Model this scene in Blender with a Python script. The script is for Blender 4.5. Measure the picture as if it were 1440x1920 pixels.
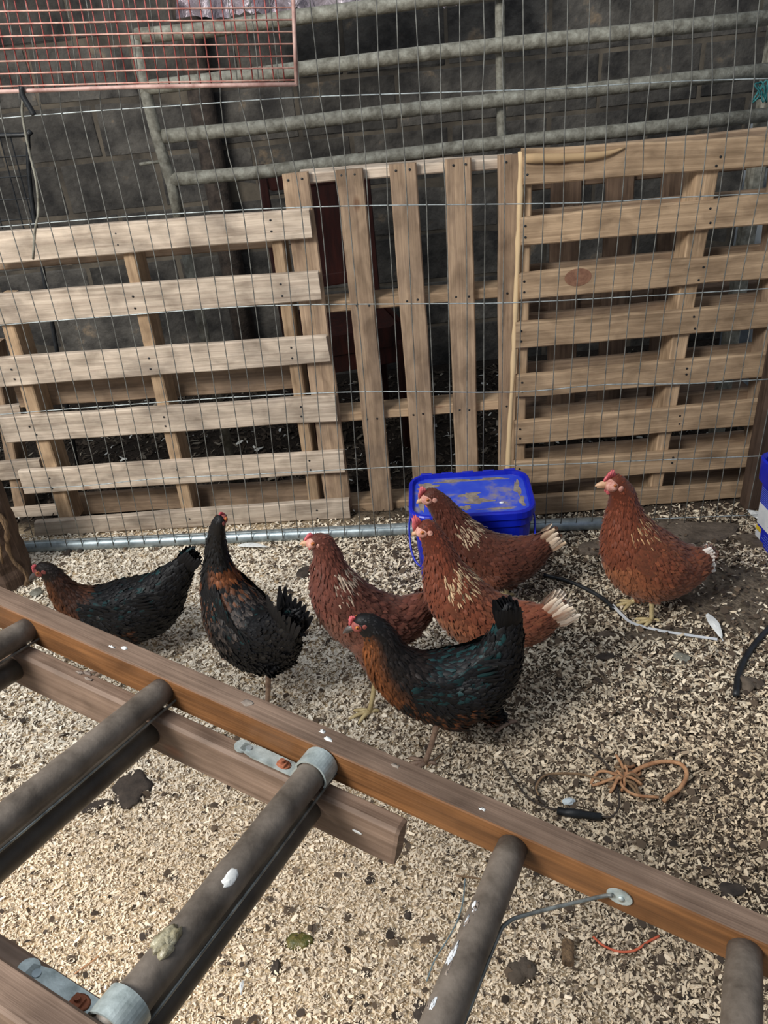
import bpy, bmesh, math, random
import numpy as np
from mathutils import Vector, Matrix

for o in list(bpy.data.objects): bpy.data.objects.remove(o, do_unlink=True)
SC = bpy.context.scene
COL = SC.collection
random.seed(7); RNG = np.random.default_rng(7)
PI = math.pi

# ------------------------------------------------------------------ camera
F, CX, CY = 1442.0, 720.0, 960.0
CAMC = np.array([0, 0, 1.45])
_t, _r = math.radians(31.2), math.radians(5.8)
_fw = np.array([0, math.cos(_t), -math.sin(_t)]); _rt = np.array([1., 0, 0]); _up = np.cross(_rt, _fw)
_R = math.cos(_r)*_rt - math.sin(_r)*_up
_U = math.sin(_r)*_rt + math.cos(_r)*_up
cam_d = bpy.data.cameras.new('camera'); cam = bpy.data.objects.new('camera', cam_d); COL.objects.link(cam)
cam.matrix_world = Matrix(((_R[0], _U[0], -_fw[0], CAMC[0]), (_R[1], _U[1], -_fw[1], CAMC[1]), (_R[2], _U[2], -_fw[2], CAMC[2]), (0, 0, 0, 1)))
cam_d.sensor_fit = 'HORIZONTAL'; cam_d.sensor_width = 36; cam_d.lens = 36*F/1440; cam_d.clip_start = 0.02
SC.camera = cam

def ray(x, y):
    d = _fw + _R*(x-CX)/F - _U*(y-CY)/F
    return d/np.linalg.norm(d)
def gz(x, y, z=0.0):                       # where the sight line meets a horizontal plane
    d = ray(x, y); return CAMC + d*(z-CAMC[2])/d[2]
class VP:                                   # a vertical plane through two floor points
    def __init__(s, a, b, off=0.0):
        a = np.array([a[0], a[1], 0.]); b = np.array([b[0], b[1], 0.])
        s.h = (b-a)/np.linalg.norm(b-a); s.n = np.array([-s.h[1], s.h[0], 0.])   # n points away from the camera (for a->b left to right)
        s.a = a + s.n*off
    def at(s, x, y, off=0.0):
        d = ray(x, y); t = ((s.a + s.n*off - CAMC) @ s.n)/(d @ s.n)
        return CAMC + d*t
def zc(p): return float((np.array(p)-CAMC) @ _fw)

# ------------------------------------------------------------------ light and exposure
w = bpy.data.worlds.new('world'); SC.world = w; w.use_nodes = True
bg = w.node_tree.nodes['Background']; bg.inputs[0].default_value = (0.80, 0.88, 1.0, 1); bg.inputs[1].default_value = 0.34
def area(name, loc, target, size, sizey, energy, color):
    l = bpy.data.lights.new(name, 'AREA'); l.shape = 'RECTANGLE'; l.size = size; l.size_y = sizey; l.energy = energy; l.color = color
    o = bpy.data.objects.new(name, l); COL.objects.link(o); o.location = loc
    o.rotation_euler = (Vector(target)-Vector(loc)).to_track_quat('-Z', 'Y').to_euler(); return o
area('daylight_opening', (-2.3, -0.35, 3.0), (-0.05, 1.4, 0), 1.2, 1.0, 175, (1.0, 0.975, 0.93))
area('roof_light', (-0.6, 1.0, 4.2), (0.2, 1.9, 0), 2.0, 1.2, 30, (0.86, 0.93, 1.0))
SC.view_settings.view_transform = 'Standard'; SC.view_settings.look = 'None'; SC.view_settings.gamma = 1
SC.view_settings.use_curve_mapping = False; SC.view_settings.exposure = 0.08

# ------------------------------------------------------------------ materials
def lin(c):
    return tuple((v/255/12.92 if v/255 <= .04045 else ((v/255+.055)/1.055)**2.4) for v in c)
def newmat(name, rough=.7, metal=0.0, spec=.4):
    m = bpy.data.materials.new(name); m.use_nodes = True
    b = m.node_tree.nodes['Principled BSDF']; b.inputs['Roughness'].default_value = rough; b.inputs['Metallic'].default_value = metal
    b.inputs['Specular IOR Level'].default_value = spec
    return m, m.node_tree, b
def N(nt, t, **k):
    n = nt.nodes.new(t)
    for a, v in k.items(): setattr(n, a, v)
    return n
def noise_mat(name, c1, c2, scale=12, rough=.7, metal=0., bump=.2, bscale=None, stops=(.35, .65), coord='Object', stretch=(1, 1, 1), c3=None, spec=.4, bdist=.004, perobj=0.0):
    m, nt, b = newmat(name, rough, metal, spec)
    tc = N(nt, 'ShaderNodeTexCoord'); mp = N(nt, 'ShaderNodeMapping'); mp.inputs['Scale'].default_value = stretch
    nt.links.new(tc.outputs[coord], mp.inputs[0])
    vec = mp.outputs[0]
    if perobj:
        oi = N(nt, 'ShaderNodeObjectInfo'); ml = N(nt, 'ShaderNodeMath', operation='MULTIPLY'); ml.inputs[1].default_value = 37.0
        nt.links.new(oi.outputs['Random'], ml.inputs[0]); ad = N(nt, 'ShaderNodeVectorMath', operation='ADD')
        nt.links.new(mp.outputs[0], ad.inputs[0]); nt.links.new(ml.outputs[0], ad.inputs[1]); vec = ad.outputs[0]
    ns = N(nt, 'ShaderNodeTexNoise'); ns.inputs['Scale'].default_value = scale; ns.inputs['Detail'].default_value = 8; ns.inputs['Roughness'].default_value = .62
    nt.links.new(vec, ns.inputs['Vector'])
    cr = N(nt, 'ShaderNodeValToRGB'); e = cr.color_ramp.elements
    e[0].position = stops[0]; e[0].color = (*lin(c1), 1); e[1].position = stops[1]; e[1].color = (*lin(c2), 1)
    if c3: x = cr.color_ramp.elements.new(min(.98, stops[1]+.12)); x.color = (*lin(c3), 1)
    nt.links.new(ns.outputs['Fac'], cr.inputs[0]); out = cr.outputs[0]
    if perobj:
        hs = N(nt, 'ShaderNodeHueSaturation'); mr = N(nt, 'ShaderNodeMapRange'); mr.inputs['To Min'].default_value = 1-perobj; mr.inputs['To Max'].default_value = 1+perobj
        nt.links.new(oi.outputs['Random'], mr.inputs[0]); nt.links.new(mr.outputs[0], hs.inputs['Value']); nt.links.new(out, hs.inputs['Color']); out = hs.outputs[0]
    nt.links.new(out, b.inputs['Base Color'])
    if bump:
        n2 = N(nt, 'ShaderNodeTexNoise'); n2.inputs['Scale'].default_value = bscale or scale*3; n2.inputs['Detail'].default_value = 6
        nt.links.new(vec, n2.inputs['Vector']); bp = N(nt, 'ShaderNodeBump'); bp.inputs['Strength'].default_value = bump; bp.inputs['Distance'].default_value = bdist
        nt.links.new(n2.outputs['Fac'], bp.inputs['Height']); nt.links.new(bp.outputs[0], b.inputs['Normal'])
    return m
def board_mat(name, c1, c2, cknot, stain, stain_amt=.5, rough=.8):
    """sawn timber: grain runs along U, stains and knots from noise; every board differs"""
    m, nt, b = newmat(name, rough, 0, .25)
    uv = N(nt, 'ShaderNodeUVMap'); oi = N(nt, 'ShaderNodeObjectInfo')
    ml = N(nt, 'ShaderNodeMath', operation='MULTIPLY'); ml.inputs[1].default_value = 53.0; nt.links.new(oi.outputs['Random'], ml.inputs[0])
    ad = N(nt, 'ShaderNodeVectorMath', operation='ADD'); nt.links.new(uv.outputs[0], ad.inputs[0]); nt.links.new(ml.outputs[0], ad.inputs[1])
    def noise(sc, stretch, det=6, dist=0.):
        mp = N(nt, 'ShaderNodeMapping'); mp.inputs['Scale'].default_value = stretch; nt.links.new(ad.outputs[0], mp.inputs[0])
        n = N(nt, 'ShaderNodeTexNoise'); n.inputs['Scale'].default_value = sc; n.inputs['Detail'].default_value = det; n.inputs['Distortion'].default_value = dist
        nt.links.new(mp.outputs[0], n.inputs['Vector']); return n
    g = noise(11, (.30, 9, 1), 8, .15)
    cr = N(nt, 'ShaderNodeValToRGB'); e = cr.color_ramp.elements; e[0].position = .30; e[0].color = (*lin(c1), 1); e[1].position = .66; e[1].color = (*lin(c2), 1)
    nt.links.new(g.outputs['Fac'], cr.inputs[0])
    st = noise(5, (1.0, 2.0, 1), 5, .3); cs = N(nt, 'ShaderNodeValToRGB'); cs.color_ramp.elements[0].position = .5; cs.color_ramp.elements[1].position = .72
    nt.links.new(st.outputs['Fac'], cs.inputs[0]); sm = N(nt, 'ShaderNodeMath', operation='MULTIPLY'); sm.inputs[1].default_value = stain_amt; nt.links.new(cs.outputs[0], sm.inputs[0])
    mx = N(nt, 'ShaderNodeMix', data_type='RGBA'); nt.links.new(sm.outputs[0], mx.inputs[0]); nt.links.new(cr.outputs[0], mx.inputs[6]); mx.inputs[7].default_value = (*lin(stain), 1)
    vo = N(nt, 'ShaderNodeTexVoronoi'); vo.inputs['Scale'].default_value = 3.2; mpv = N(nt, 'ShaderNodeMapping'); mpv.inputs['Scale'].default_value = (1, 2.0, 1)
    nt.links.new(ad.outputs[0], mpv.inputs[0]); nt.links.new(mpv.outputs[0], vo.inputs['Vector'])
    ck = N(nt, 'ShaderNodeValToRGB'); ck.color_ramp.elements[0].position = .035; ck.color_ramp.elements[0].color = (1, 1, 1, 1); ck.color_ramp.elements[1].position = .085; ck.color_ramp.elements[1].color = (0, 0, 0, 1)
    nt.links.new(vo.outputs['Distance'], ck.inputs[0]); mk = N(nt, 'ShaderNodeMix', data_type='RGBA'); k2 = N(nt, 'ShaderNodeMath', operation='MULTIPLY'); k2.inputs[1].default_value = .75
    nt.links.new(ck.outputs[0], k2.inputs[0]); nt.links.new(k2.outputs[0], mk.inputs[0]); nt.links.new(mx.outputs[2], mk.inputs[6]); mk.inputs[7].default_value = (*lin(cknot), 1)
    bl = noise(14, (.8, 1.6, 1), 9, .4); cb_ = N(nt, 'ShaderNodeValToRGB'); cb_.color_ramp.elements[0].position = .30; cb_.color_ramp.elements[0].color = (.52, .50, .48, 1); cb_.color_ramp.elements[1].position = .60; cb_.color_ramp.elements[1].color = (1.1, 1.1, 1.1, 1)
    nt.links.new(bl.outputs['Fac'], cb_.inputs[0]); mb = N(nt, 'ShaderNodeMix', data_type='RGBA'); mb.blend_type = 'MULTIPLY'; mb.inputs[0].default_value = .8
    nt.links.new(mk.outputs[2], mb.inputs[6]); nt.links.new(cb_.outputs[0], mb.inputs[7]); mk = mb
    hs = N(nt, 'ShaderNodeHueSaturation'); mr = N(nt, 'ShaderNodeMapRange'); mr.inputs['To Min'].default_value = .84; mr.inputs['To Max'].default_value = 1.14
    nt.links.new(oi.outputs['Random'], mr.inputs[0]); nt.links.new(mr.outputs[0], hs.inputs['Value']); nt.links.new(mk.outputs[2], hs.inputs['Color'])
    nt.links.new(hs.outputs[0], b.inputs['Base Color'])
    bn = noise(30, (.25, 6, 1), 5); bp = N(nt, 'ShaderNodeBump'); bp.inputs['Strength'].default_value = .5; bp.inputs['Distance'].default_value = .003
    nt.links.new(bn.outputs['Fac'], bp.inputs['Height']); nt.links.new(bp.outputs[0], b.inputs['Normal'])
    return m
def attr_mat(name, rough=.75, spec=.3, sheen=0., island=.25, aniso=False):
    m, nt, b = newmat(name, rough, 0, spec)
    a = N(nt, 'ShaderNodeAttribute'); a.attribute_name = 'col'
    g = N(nt, 'ShaderNodeNewGeometry'); mr = N(nt, 'ShaderNodeMapRange'); mr.inputs['To Min'].default_value = 1-island; mr.inputs['To Max'].default_value = 1+island
    nt.links.new(g.outputs['Random Per Island'], mr.inputs[0]); hs = N(nt, 'ShaderNodeHueSaturation')
    nt.links.new(mr.outputs[0], hs.inputs['Value']); nt.links.new(a.outputs['Color'], hs.inputs['Color']); nt.links.new(hs.outputs[0], b.inputs['Base Color'])
    if sheen: b.inputs['Sheen Weight'].default_value = sheen
    return m

M = {}
M['pallet_grey'] = board_mat('pallet_grey', (172, 155, 138), (206, 190, 171), (122, 90, 68), (124, 113, 103), .6)
M['pallet_tan'] = board_mat('pallet_tan', (156, 131, 104), (184, 157, 127), (112, 78, 58), (124, 102, 80), .45)
M['pallet_brown'] = board_mat('pallet_brown', (142, 120, 100), (174, 149, 123), (105, 74, 54), (110, 94, 82), .6)
M['pallet_dark'] = board_mat('pallet_dark', (92, 74, 62), (122, 100, 82), (62, 46, 36), (70, 58, 50), .5)
M['bark_edge'] = board_mat('bark_edge', (170, 138, 100), (215, 190, 150), (110, 75, 50), (120, 88, 60), .5)
M['stile_orange'] = board_mat('stile_varnish', (92, 62, 38), (124, 84, 50), (70, 46, 30), (84, 62, 46), .6, .5)
M['stile_worn'] = board_mat('stile_worn', (108, 88, 74), (136, 114, 98), (140, 84, 56), (84, 68, 58), .6, .6)
M['galv'] = noise_mat('galvanised', (122, 134, 138), (178, 190, 194), 25, .42, .6, .06, stops=(.3, .7))
M['galv_dirty'] = noise_mat('galvanised_dirty', (104, 101, 90), (142, 140, 128), 36, .65, .1, .4, stops=(.38, .58), c3=(160, 160, 148), perobj=.08)
M['wire'] = noise_mat('wire', (84, 84, 80), (128, 128, 122), 40, .6, .2, 0)  # vertical wires darkened: their backlit look is put into the colour
M['wire_toplit'] = noise_mat('wire_toplit', (128, 134, 134), (186, 194, 194), 40, .45, .4, 0)  # horizontal wires paler: light on their tops is put into the colour
M['redwire'] = noise_mat('red_wire', (120, 48, 46), (168, 92, 86), 30, .65, .1, .1, stops=(.35, .6))
M['pinkframe'] = noise_mat('pink_frame', (150, 112, 104), (196, 164, 154), 20, .65, .1, .1, stops=(.35, .6))
M['pinkwire'] = noise_mat('red_oxide_wire', (164, 96, 86), (204, 168, 152), 30, .65, .1, .1, stops=(.35, .6))
M['block'] = noise_mat('concrete_block', (48, 46, 44), (90, 86, 80), 7, .95, 0, .9, 26, stops=(.36, .62), c3=(140, 122, 100), perobj=.25, bdist=.015)
M['mortar'] = noise_mat('mortar', (58, 54, 49), (108, 99, 86), 5, .95, 0, .6, 50, stops=(.35, .65))
M['rung'] = noise_mat('rung', (66, 58, 50), (118, 108, 98), 18, .5, 0, .35, 60, stops=(.32, .68), c3=(138, 126, 114), perobj=.08)
M['rung_dark'] = noise_mat('rung_dark', (52, 46, 40), (84, 76, 66), 14, .45, 0, .25, 60, perobj=.08)
M['rodm'] = noise_mat('tie_rod', (96, 98, 96), (150, 154, 150), 60, .4, .6, .05)
M['zinc'] = noise_mat('zinc_plate', (140, 150, 148), (190, 200, 198), 45, .45, .45, .15, stops=(.35, .65))
M['rust'] = noise_mat('rust', (110, 62, 42), (160, 98, 70), 60, .85, .1, .4)
M['tubblue'] = noise_mat('blue_plastic', (8, 22, 150), (18, 40, 190), 10, .35, 0, .03, stops=(.3, .7), spec=.5)
M['tubdust'] = noise_mat('dusty_blue_lid', (26, 52, 190), (54, 80, 196), 9, .5, 0, .1, stops=(.3, .52), c3=(134, 126, 132))
M['dust'] = noise_mat('dried_mud', (110, 98, 90), (150, 138, 126), 40, .95, 0, .4)
M['white'] = noise_mat('white_paint', (205, 206, 204), (235, 235, 230), 50, .6, 0, .1)
M['label_white'] = noise_mat('label_white', (196, 200, 204), (220, 222, 224), 20, .4, 0, 0)
M['label_yellow'] = noise_mat('label_yellow', (200, 170, 40), (225, 195, 60), 20, .4, 0, 0)
M['label_lightblue'] = noise_mat('label_lightblue', (90, 110, 200), (120, 140, 220), 20, .4, 0, 0)
M['feather_white'] = noise_mat('feather_white', (200, 202, 200), (235, 236, 232), 60, .7, 0, .1)
M['black_rubber'] = noise_mat('black_rubber', (22, 24, 26), (40, 42, 44), 40, .45, 0, .1)
M['mud'] = noise_mat('mud', (74, 64, 54), (104, 92, 80), 18, .95, 0, .7, 60, bdist=.008)
M['clod'] = noise_mat('clod', (44, 38, 34), (76, 66, 58), 30, .9, 0, .7, 90)
M['twine'] = noise_mat('twine', (150, 104, 72), (196, 150, 110), 60, .85, 0, .3)
M['twine_dirty'] = noise_mat('twine_dirty', (104, 80, 58), (150, 122, 92), 60, .9, 0, .3)
M['orange_string'] = noise_mat('orange_string', (190, 84, 56), (214, 110, 78), 60, .7, 0, .2)
M['blue_string'] = noise_mat('blue_string', (100, 118, 124), (130, 148, 152), 60, .7, 0, .2)
M['teal'] = noise_mat('teal_string', (20, 80, 84), (60, 130, 130), 60, .6, 0, .2)
M['redwood'] = noise_mat('mahogany', (34, 14, 12), (58, 24, 18), 8, .5, 0, .15, stretch=(6, 6, 1))
M['foil'] = noise_mat('foil_sheet', (128, 116, 124), (182, 172, 178), 7, .35, .3, .8, 20, bdist=.02)
M['corr'] = noise_mat('corrugated', (92, 98, 104), (150, 156, 160), 5, .55, .3, .2, stops=(.4, .6), perobj=.35)
M['knotm'] = noise_mat('knot', (118, 82, 64), (146, 108, 84), 60, .8, 0, .2)
M['post'] = board_mat('post_wood', (66, 52, 44), (92, 74, 62), (46, 34, 28), (54, 44, 38), .5)
M['bark'] = noise_mat('bark', (84, 66, 50), (136, 110, 82), 30, .95, 0, .9, 50, stretch=(3, 3, .6), bdist=.01)
M['cloth_yellow'] = noise_mat('faded_sheet', (110, 104, 78), (138, 130, 100), 9, .9, 0, .3)
M['soilblade'] = attr_mat('litter', .85, .2, island=.22)
M['feather_b'] = attr_mat('plumage_brown', .62, .3, .15, .22)
M['feather_k'] = attr_mat('plumage_black', .55, .28, .0, .35)
M['comb'] = noise_mat('comb', (176, 66, 74), (216, 116, 120), 60, .5, 0, .4, 200)
M['face'] = noise_mat('face_skin', (168, 106, 92), (212, 164, 148), 90, .6, 0, .4, 250)
M['face_dark'] = noise_mat('face_skin_dark', (120, 60, 54), (165, 92, 84), 90, .6, 0, .4, 250)
M['beak'] = noise_mat('beak', (176, 128, 96), (214, 176, 142), 40, .4, 0, .05)
M['beak_dark'] = noise_mat('beak_dark', (62, 56, 54), (110, 102, 98), 40, .4, 0, .05)
M['iris'] = noise_mat('iris', (150, 80, 30), (180, 104, 44), 40, .2, 0, 0, spec=.6)
M['pupil'] = noise_mat('pupil', (8, 8, 8), (14, 14, 14), 40, .1, 0, 0, spec=.7)
M['shank'] = noise_mat('shank', (176, 156, 112), (206, 188, 142), 50, .6, 0, .4, 160)
M['shank_grey'] = noise_mat('shank_grey', (120, 96, 82), (160, 134, 114), 50, .6, 0, .4, 160)
M['green_drop'] = noise_mat('green_dropping', (62, 70, 24), (120, 108, 60), 80, .3, 0, .5)
M['wetdrop'] = noise_mat('wet_dropping', (92, 82, 56), (170, 164, 140), 60, .25, 0, .5)
M['clearplastic'] = noise_mat('pale_plastic', (190, 204, 208), (225, 232, 234), 40, .3, 0, .3)

def soil_mat():
    m, nt, b = newmat('ground', .95, 0, .15)
    a = N(nt, 'ShaderNodeAttribute'); a.attribute_name = 'col'
    tc = N(nt, 'ShaderNodeTexCoord'); n = N(nt, 'ShaderNodeTexNoise'); n.inputs['Scale'].default_value = 90; n.inputs['Detail'].default_value = 8
    nt.links.new(tc.outputs['Object'], n.inputs['Vector']); mr = N(nt, 'ShaderNodeMapRange'); mr.inputs['From Min'].default_value = .3; mr.inputs['From Max'].default_value = .7
    mr.inputs['To Min'].default_value = .55; mr.inputs['To Max'].default_value = 1.35; nt.links.new(n.outputs['Fac'], mr.inputs[0])
    hs = N(nt, 'ShaderNodeHueSaturation'); nt.links.new(mr.outputs[0], hs.inputs['Value']); nt.links.new(a.outputs['Color'], hs.inputs['Color']); nt.links.new(hs.outputs[0], b.inputs['Base Color'])
    bp = N(nt, 'ShaderNodeBump'); bp.inputs['Strength'].default_value = .9; bp.inputs['Distance'].default_value = .01; nt.links.new(n.outputs['Fac'], bp.inputs['Height']); nt.links.new(bp.outputs[0], b.inputs['Normal'])
    return m
M['ground'] = soil_mat()

# ------------------------------------------------------------------ object helpers
def mesh_obj(name, verts, faces, mat, parent=None, smooth=False, uvs=None, cols=None):
    me = bpy.data.meshes.new(name); me.from_pydata([tuple(map(float, v)) for v in verts], [], faces); me.update()
    if mat is not None:
        for q in (mat if isinstance(mat, (list, tuple)) else [mat]): me.materials.append(M[q] if isinstance(q, str) else q)
    if smooth: me.polygons.foreach_set('use_smooth', [True]*len(me.polygons))
    if uvs is not None:
        l = me.uv_layers.new(name='UVMap'); l.data.foreach_set('uv', np.asarray(uvs, dtype=np.float32).ravel())
    if cols is not None:
        at = me.color_attributes.new('col', 'FLOAT_COLOR', 'POINT'); c = np.ones((len(verts), 4), np.float32); c[:, :3] = cols; at.data.foreach_set('color', c.ravel())
    o = bpy.data.objects.new(name, me); COL.objects.link(o)
    if parent is not None: o.parent = parent
    return o
def tag(o, label=None, cat=None, group=None, kind=None):
    if label: o['label'] = label
    if cat: o['category'] = cat
    if group: o['group'] = group
    if kind: o['kind'] = kind
    return o
def empty(name, loc, label, cat, group=None, rz=0.0):
    o = bpy.data.objects.new(name, None); o.empty_display_size = .05; COL.objects.link(o); o.location = tuple(float(v) for v in loc); o.rotation_euler = (0, 0, rz)
    return tag(o, label, cat, group)
class G:                                   # geometry collector
    def __init__(s): s.v = []; s.f = []; s.uv = []
    def add(s, v, f, uv=None):
        k = len(s.v); s.v += [np.array(q, float) for q in v]; s.f += [tuple(i+k for i in q) for q in f]
        if uv is not None: s.uv += uv
        return s
    def obj(s, name, mat, parent=None, smooth=False, origin=None, inv=None):
        v = s.v
        if origin is not None: v = [q-np.array(origin) for q in v]
        return mesh_obj(name, v, s.f, mat, parent, smooth, s.uv if s.uv else None)
def frames(P):
    P = [np.array(p, float) for p in P]; T = []
    for i in range(len(P)):
        t = P[min(i+1, len(P)-1)]-P[max(i-1, 0)]; T.append(t/(np.linalg.norm(t)+1e-12))
    a = np.array([0, 0, 1.]) if abs(T[0][2]) < .9 else np.array([1., 0, 0])
    u = np.cross(T[0], a); u /= np.linalg.norm(u); out = []
    for t in T:
        u = u - t*(u@t); u /= np.linalg.norm(u)+1e-12; out.append((t, u, np.cross(t, u)))
    return P, out
def tube(P, r, sides=8, caps=True, round_end=0.0):
    P, fr = frames(P); n = len(P); R = r if hasattr(r, '__len__') else [r]*n
    v = []; f = []
    for p, (t, u, w_), q in zip(P, fr, R):
        for k in range(sides):
            a = 2*PI*k/sides; v.append(p+(u*math.cos(a)+w_*math.sin(a))*q)
    for i in range(n-1):
        for k in range(sides):
            k2 = (k+1) % sides; f.append((i*sides+k, i*sides+k2, (i+1)*sides+k2, (i+1)*sides+k))
    if caps: f.append(tuple(range(sides-1, -1, -1))); f.append(tuple(range((n-1)*sides, n*sides)))
    return v, f
def smoothpath(P, n=8):
    P = [np.array(p, float) for p in P]; Q = [2*P[0]-P[1]]+P+[2*P[-1]-P[-2]]; out = []
    for i in range(1, len(Q)-2):
        for k in range(n):
            t = k/n; a, b, c, d = Q[i-1], Q[i], Q[i+1], Q[i+2]
            out.append(.5*((2*b)+(c-a)*t+(2*a-5*b+4*c-d)*t*t+(3*b-a-3*c+d)*t**3))
    out.append(P[-1]); return out
def boxoid(A, x, y, z, lx, ly, lz, bev=.15):
    """box centred at A with axes x,y,z (unit) and full sizes; corner edges chamfered along the long axis"""
    A = np.array(A, float); b = min(ly, lz)*bev; hy, hz = ly/2, lz/2
    prof = [(-hy+b, -hz), (hy-b, -hz), (hy, -hz+b), (hy, hz-b), (hy-b, hz), (-hy+b, hz), (-hy, hz-b), (-hy, -hz+b)]
    v = []
    for sx, k in ((-lx/2, .93), (-lx/2+b, 1), (lx/2-b, 1), (lx/2, .93)):
        for py_, pz_ in prof: v.append(A+x*sx+y*py_*k+z*pz_*k)
    f = [tuple(range(7, -1, -1)), tuple(range(24, 32))]
    for i in range(3):
        for k in range(8): f.append((i*8+k, i*8+(k+1) % 8, (i+1)*8+(k+1) % 8, (i+1)*8+k))
    uv = []
    for q in f:
        for i in q:
            d = v[i]-A; uv.append((float(d@x), float(d@y+d@z)))
    return v, f, uv
def board4(TL, TR, BR, BL, back, rough=.0022, seg=7, rs=None):
    """plank whose front face has the four corners; 'back' is the thickness vector. Long axis = longer pair"""
    rs = rs or random
    TL, TR, BR, BL, back = [np.array(q, float) for q in (TL, TR, BR, BL, back)]
    if np.linalg.norm(TL-BL) > np.linalg.norm(TR-TL): TL, TR, BR, BL = BL, TL, TR, BR      # turn so that the long axis is first
    L = np.linalg.norm(TR-TL); W = np.linalg.norm(TL-BL); T = np.linalg.norm(back); ax = (TR-TL)/L; up = (TL-BL)/W; upp = up-ax*(up@ax); upp /= np.linalg.norm(upp)
    v = []; c = min(.004, T*.2)
    for i in range(seg+1):
        t = i/seg; a = TL*(1-t)+TR*t; b = BL*(1-t)+BR*t; e = 0 if i in (0,) else 1
        a = a+up*rs.uniform(-rough, rough); b = b+up*rs.uniform(-rough, rough)
        w_ = back/T*rs.uniform(-rough, rough)*.8; a = a+w_; b = b+w_
        v += [a-up*c, b+up*c, b+back/T*c, b+back, a+back, a+back/T*c]
    f = [(5, 4, 3, 2, 1, 0), tuple(seg*6+k for k in range(6))]
    for i in range(seg):
        for k in range(6): f.append((i*6+k, i*6+(k+1) % 6, (i+1)*6+(k+1) % 6, (i+1)*6+k))
    uv = []
    for q in f:
        for i in q: d = v[i]-BL; uv.append((float(d@ax), float(d@upp + d@(back/T))))
    return v, f, uv
def lump(c, rx, ry, rz, seed, n=3, amp=.25, flat=True):
    bm = bmesh.new(); bmesh.ops.create_icosphere(bm, subdivisions=n, radius=1); rs = np.random.default_rng(seed)
    D = rs.normal(size=(7, 3)); K = rs.uniform(1.5, 4, 7); ph = rs.uniform(0, 6, 7)
    v = []
    for q in bm.verts:
        p = np.array(q.co); s = 1+amp*sum(math.sin(K[i]*(D[i]@p)+ph[i]) for i in range(7))/3
        z = p[2]*rz*s
        if flat: z = max(z, -rz*.25)
        v.append(np.array(c)+np.array([p[0]*rx*s, p[1]*ry*s, z]))
    f = [tuple(x.index for x in q.verts) for q in bm.faces]; bm.free(); return v, f
def sphere(c, ax, seg=12, rings=8):
    """ellipsoid; ax = three half-axis vectors"""
    c = np.array(c, float); ax = [np.array(a, float) for a in ax]; v = [c+ax[2]]
    for i in range(1, rings):
        th = PI*i/rings
        for k in range(seg):
            ph = 2*PI*k/seg; v.append(c+ax[0]*math.sin(th)*math.cos(ph)+ax[1]*math.sin(th)*math.sin(ph)+ax[2]*math.cos(th))
    v.append(c-ax[2]); f = [(0, 1+k, 1+(k+1) % seg) for k in range(seg)]
    for i in range(rings-2):
        for k in range(seg): f.append((1+i*seg+k, 1+(i+1)*seg+k, 1+(i+1)*seg+(k+1) % seg, 1+i*seg+(k+1) % seg))
    L = len(v)-1; b = 1+(rings-2)*seg
    f += [(b+k, L, b+(k+1) % seg) for k in range(seg)]
    return v, f
def gobj(name, geo, mat, parent=None, smooth=False, origin=None):
    g = G(); 
    if len(geo) == 3: g.add(*geo)
    else: g.add(*geo)
    return g.obj(name, mat, parent, smooth, origin)
Z3 = np.array([0, 0, 1.])

# ================================================================== SETTING: floor, litter, wall
def lowfreq(x, y, seed, s=1.0):
    r = np.random.default_rng(seed); o = np.zeros_like(x)
    for i in range(10):
        k = r.uniform(1, 6)*s; a = r.uniform(0, 2*PI); o += np.sin(k*(x*math.cos(a)+y*math.sin(a))+r.uniform(0, 6))/(1+k*.15)
    return o/4.5
FENCE = VP((-1.305, 2.355), (0.714, 2.135))
def fence_d(x, y): return (x-FENCE.a[0])*FENCE.n[0]+(y-FENCE.a[1])*FENCE.n[1]
def sst(v, a, b): t = np.clip((v-a)/(b-a), 0, 1); return t*t*(3-2*t)
MUDS = []
for (px, py_, wx, wy, ang) in ((1270, 1000, .20, .10, -.15), (1415, 1012, .08, .035, -.3), (1385, 1120, .22, .20, .1), (1125, 1025, .10, .05, .2), (1240, 1190, .12, .03, -.1)):
    p = gz(px, py_); MUDS.append((p[0], p[1], wx, wy, ang))
def mudmask(x, y):
    m = np.zeros_like(x)
    for (cx, cy, a, b, an) in MUDS:
        dx = x-cx; dy = y-cy; u = dx*math.cos(an)+dy*math.sin(an); v_ = -dx*math.sin(an)+dy*math.cos(an)
        q = np.sqrt((u/a)**2+(v_/b)**2)+.25*lowfreq(x*4, y*4, 5)
        m = np.maximum(m, 1-sst(q, .75, 1.05))
    return m
def dirt(x, y):
    return np.clip(sst(x+.30*(y-1.35)+.14*lowfreq(x, y, 3, 1.4), -.30, .62), 0, 1)
def height(x, y):
    h = .006*lowfreq(x, y, 1, 2)+.004*lowfreq(x, y, 2, 6)
    return h - .002 + .010*mudmask(x, y)*(1+.3*lowfreq(x*8, y*8, 6))
nx, ny = 330, 300
xs = np.linspace(-3.0, 3.4, nx); ys = np.linspace(-.4, 4.3, ny); X, Y = np.meshgrid(xs, ys); X = X.ravel(); Y = Y.ravel()
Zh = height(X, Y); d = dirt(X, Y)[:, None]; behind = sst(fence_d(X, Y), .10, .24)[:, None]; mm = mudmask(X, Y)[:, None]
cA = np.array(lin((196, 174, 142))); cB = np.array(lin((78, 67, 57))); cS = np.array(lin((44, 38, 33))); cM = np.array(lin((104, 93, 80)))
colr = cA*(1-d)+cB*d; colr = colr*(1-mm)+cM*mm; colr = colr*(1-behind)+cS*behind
ii = np.arange((nx-1)*(ny-1)); r_ = ii//(nx-1); c_ = ii % (nx-1); a_ = r_*nx+c_
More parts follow.
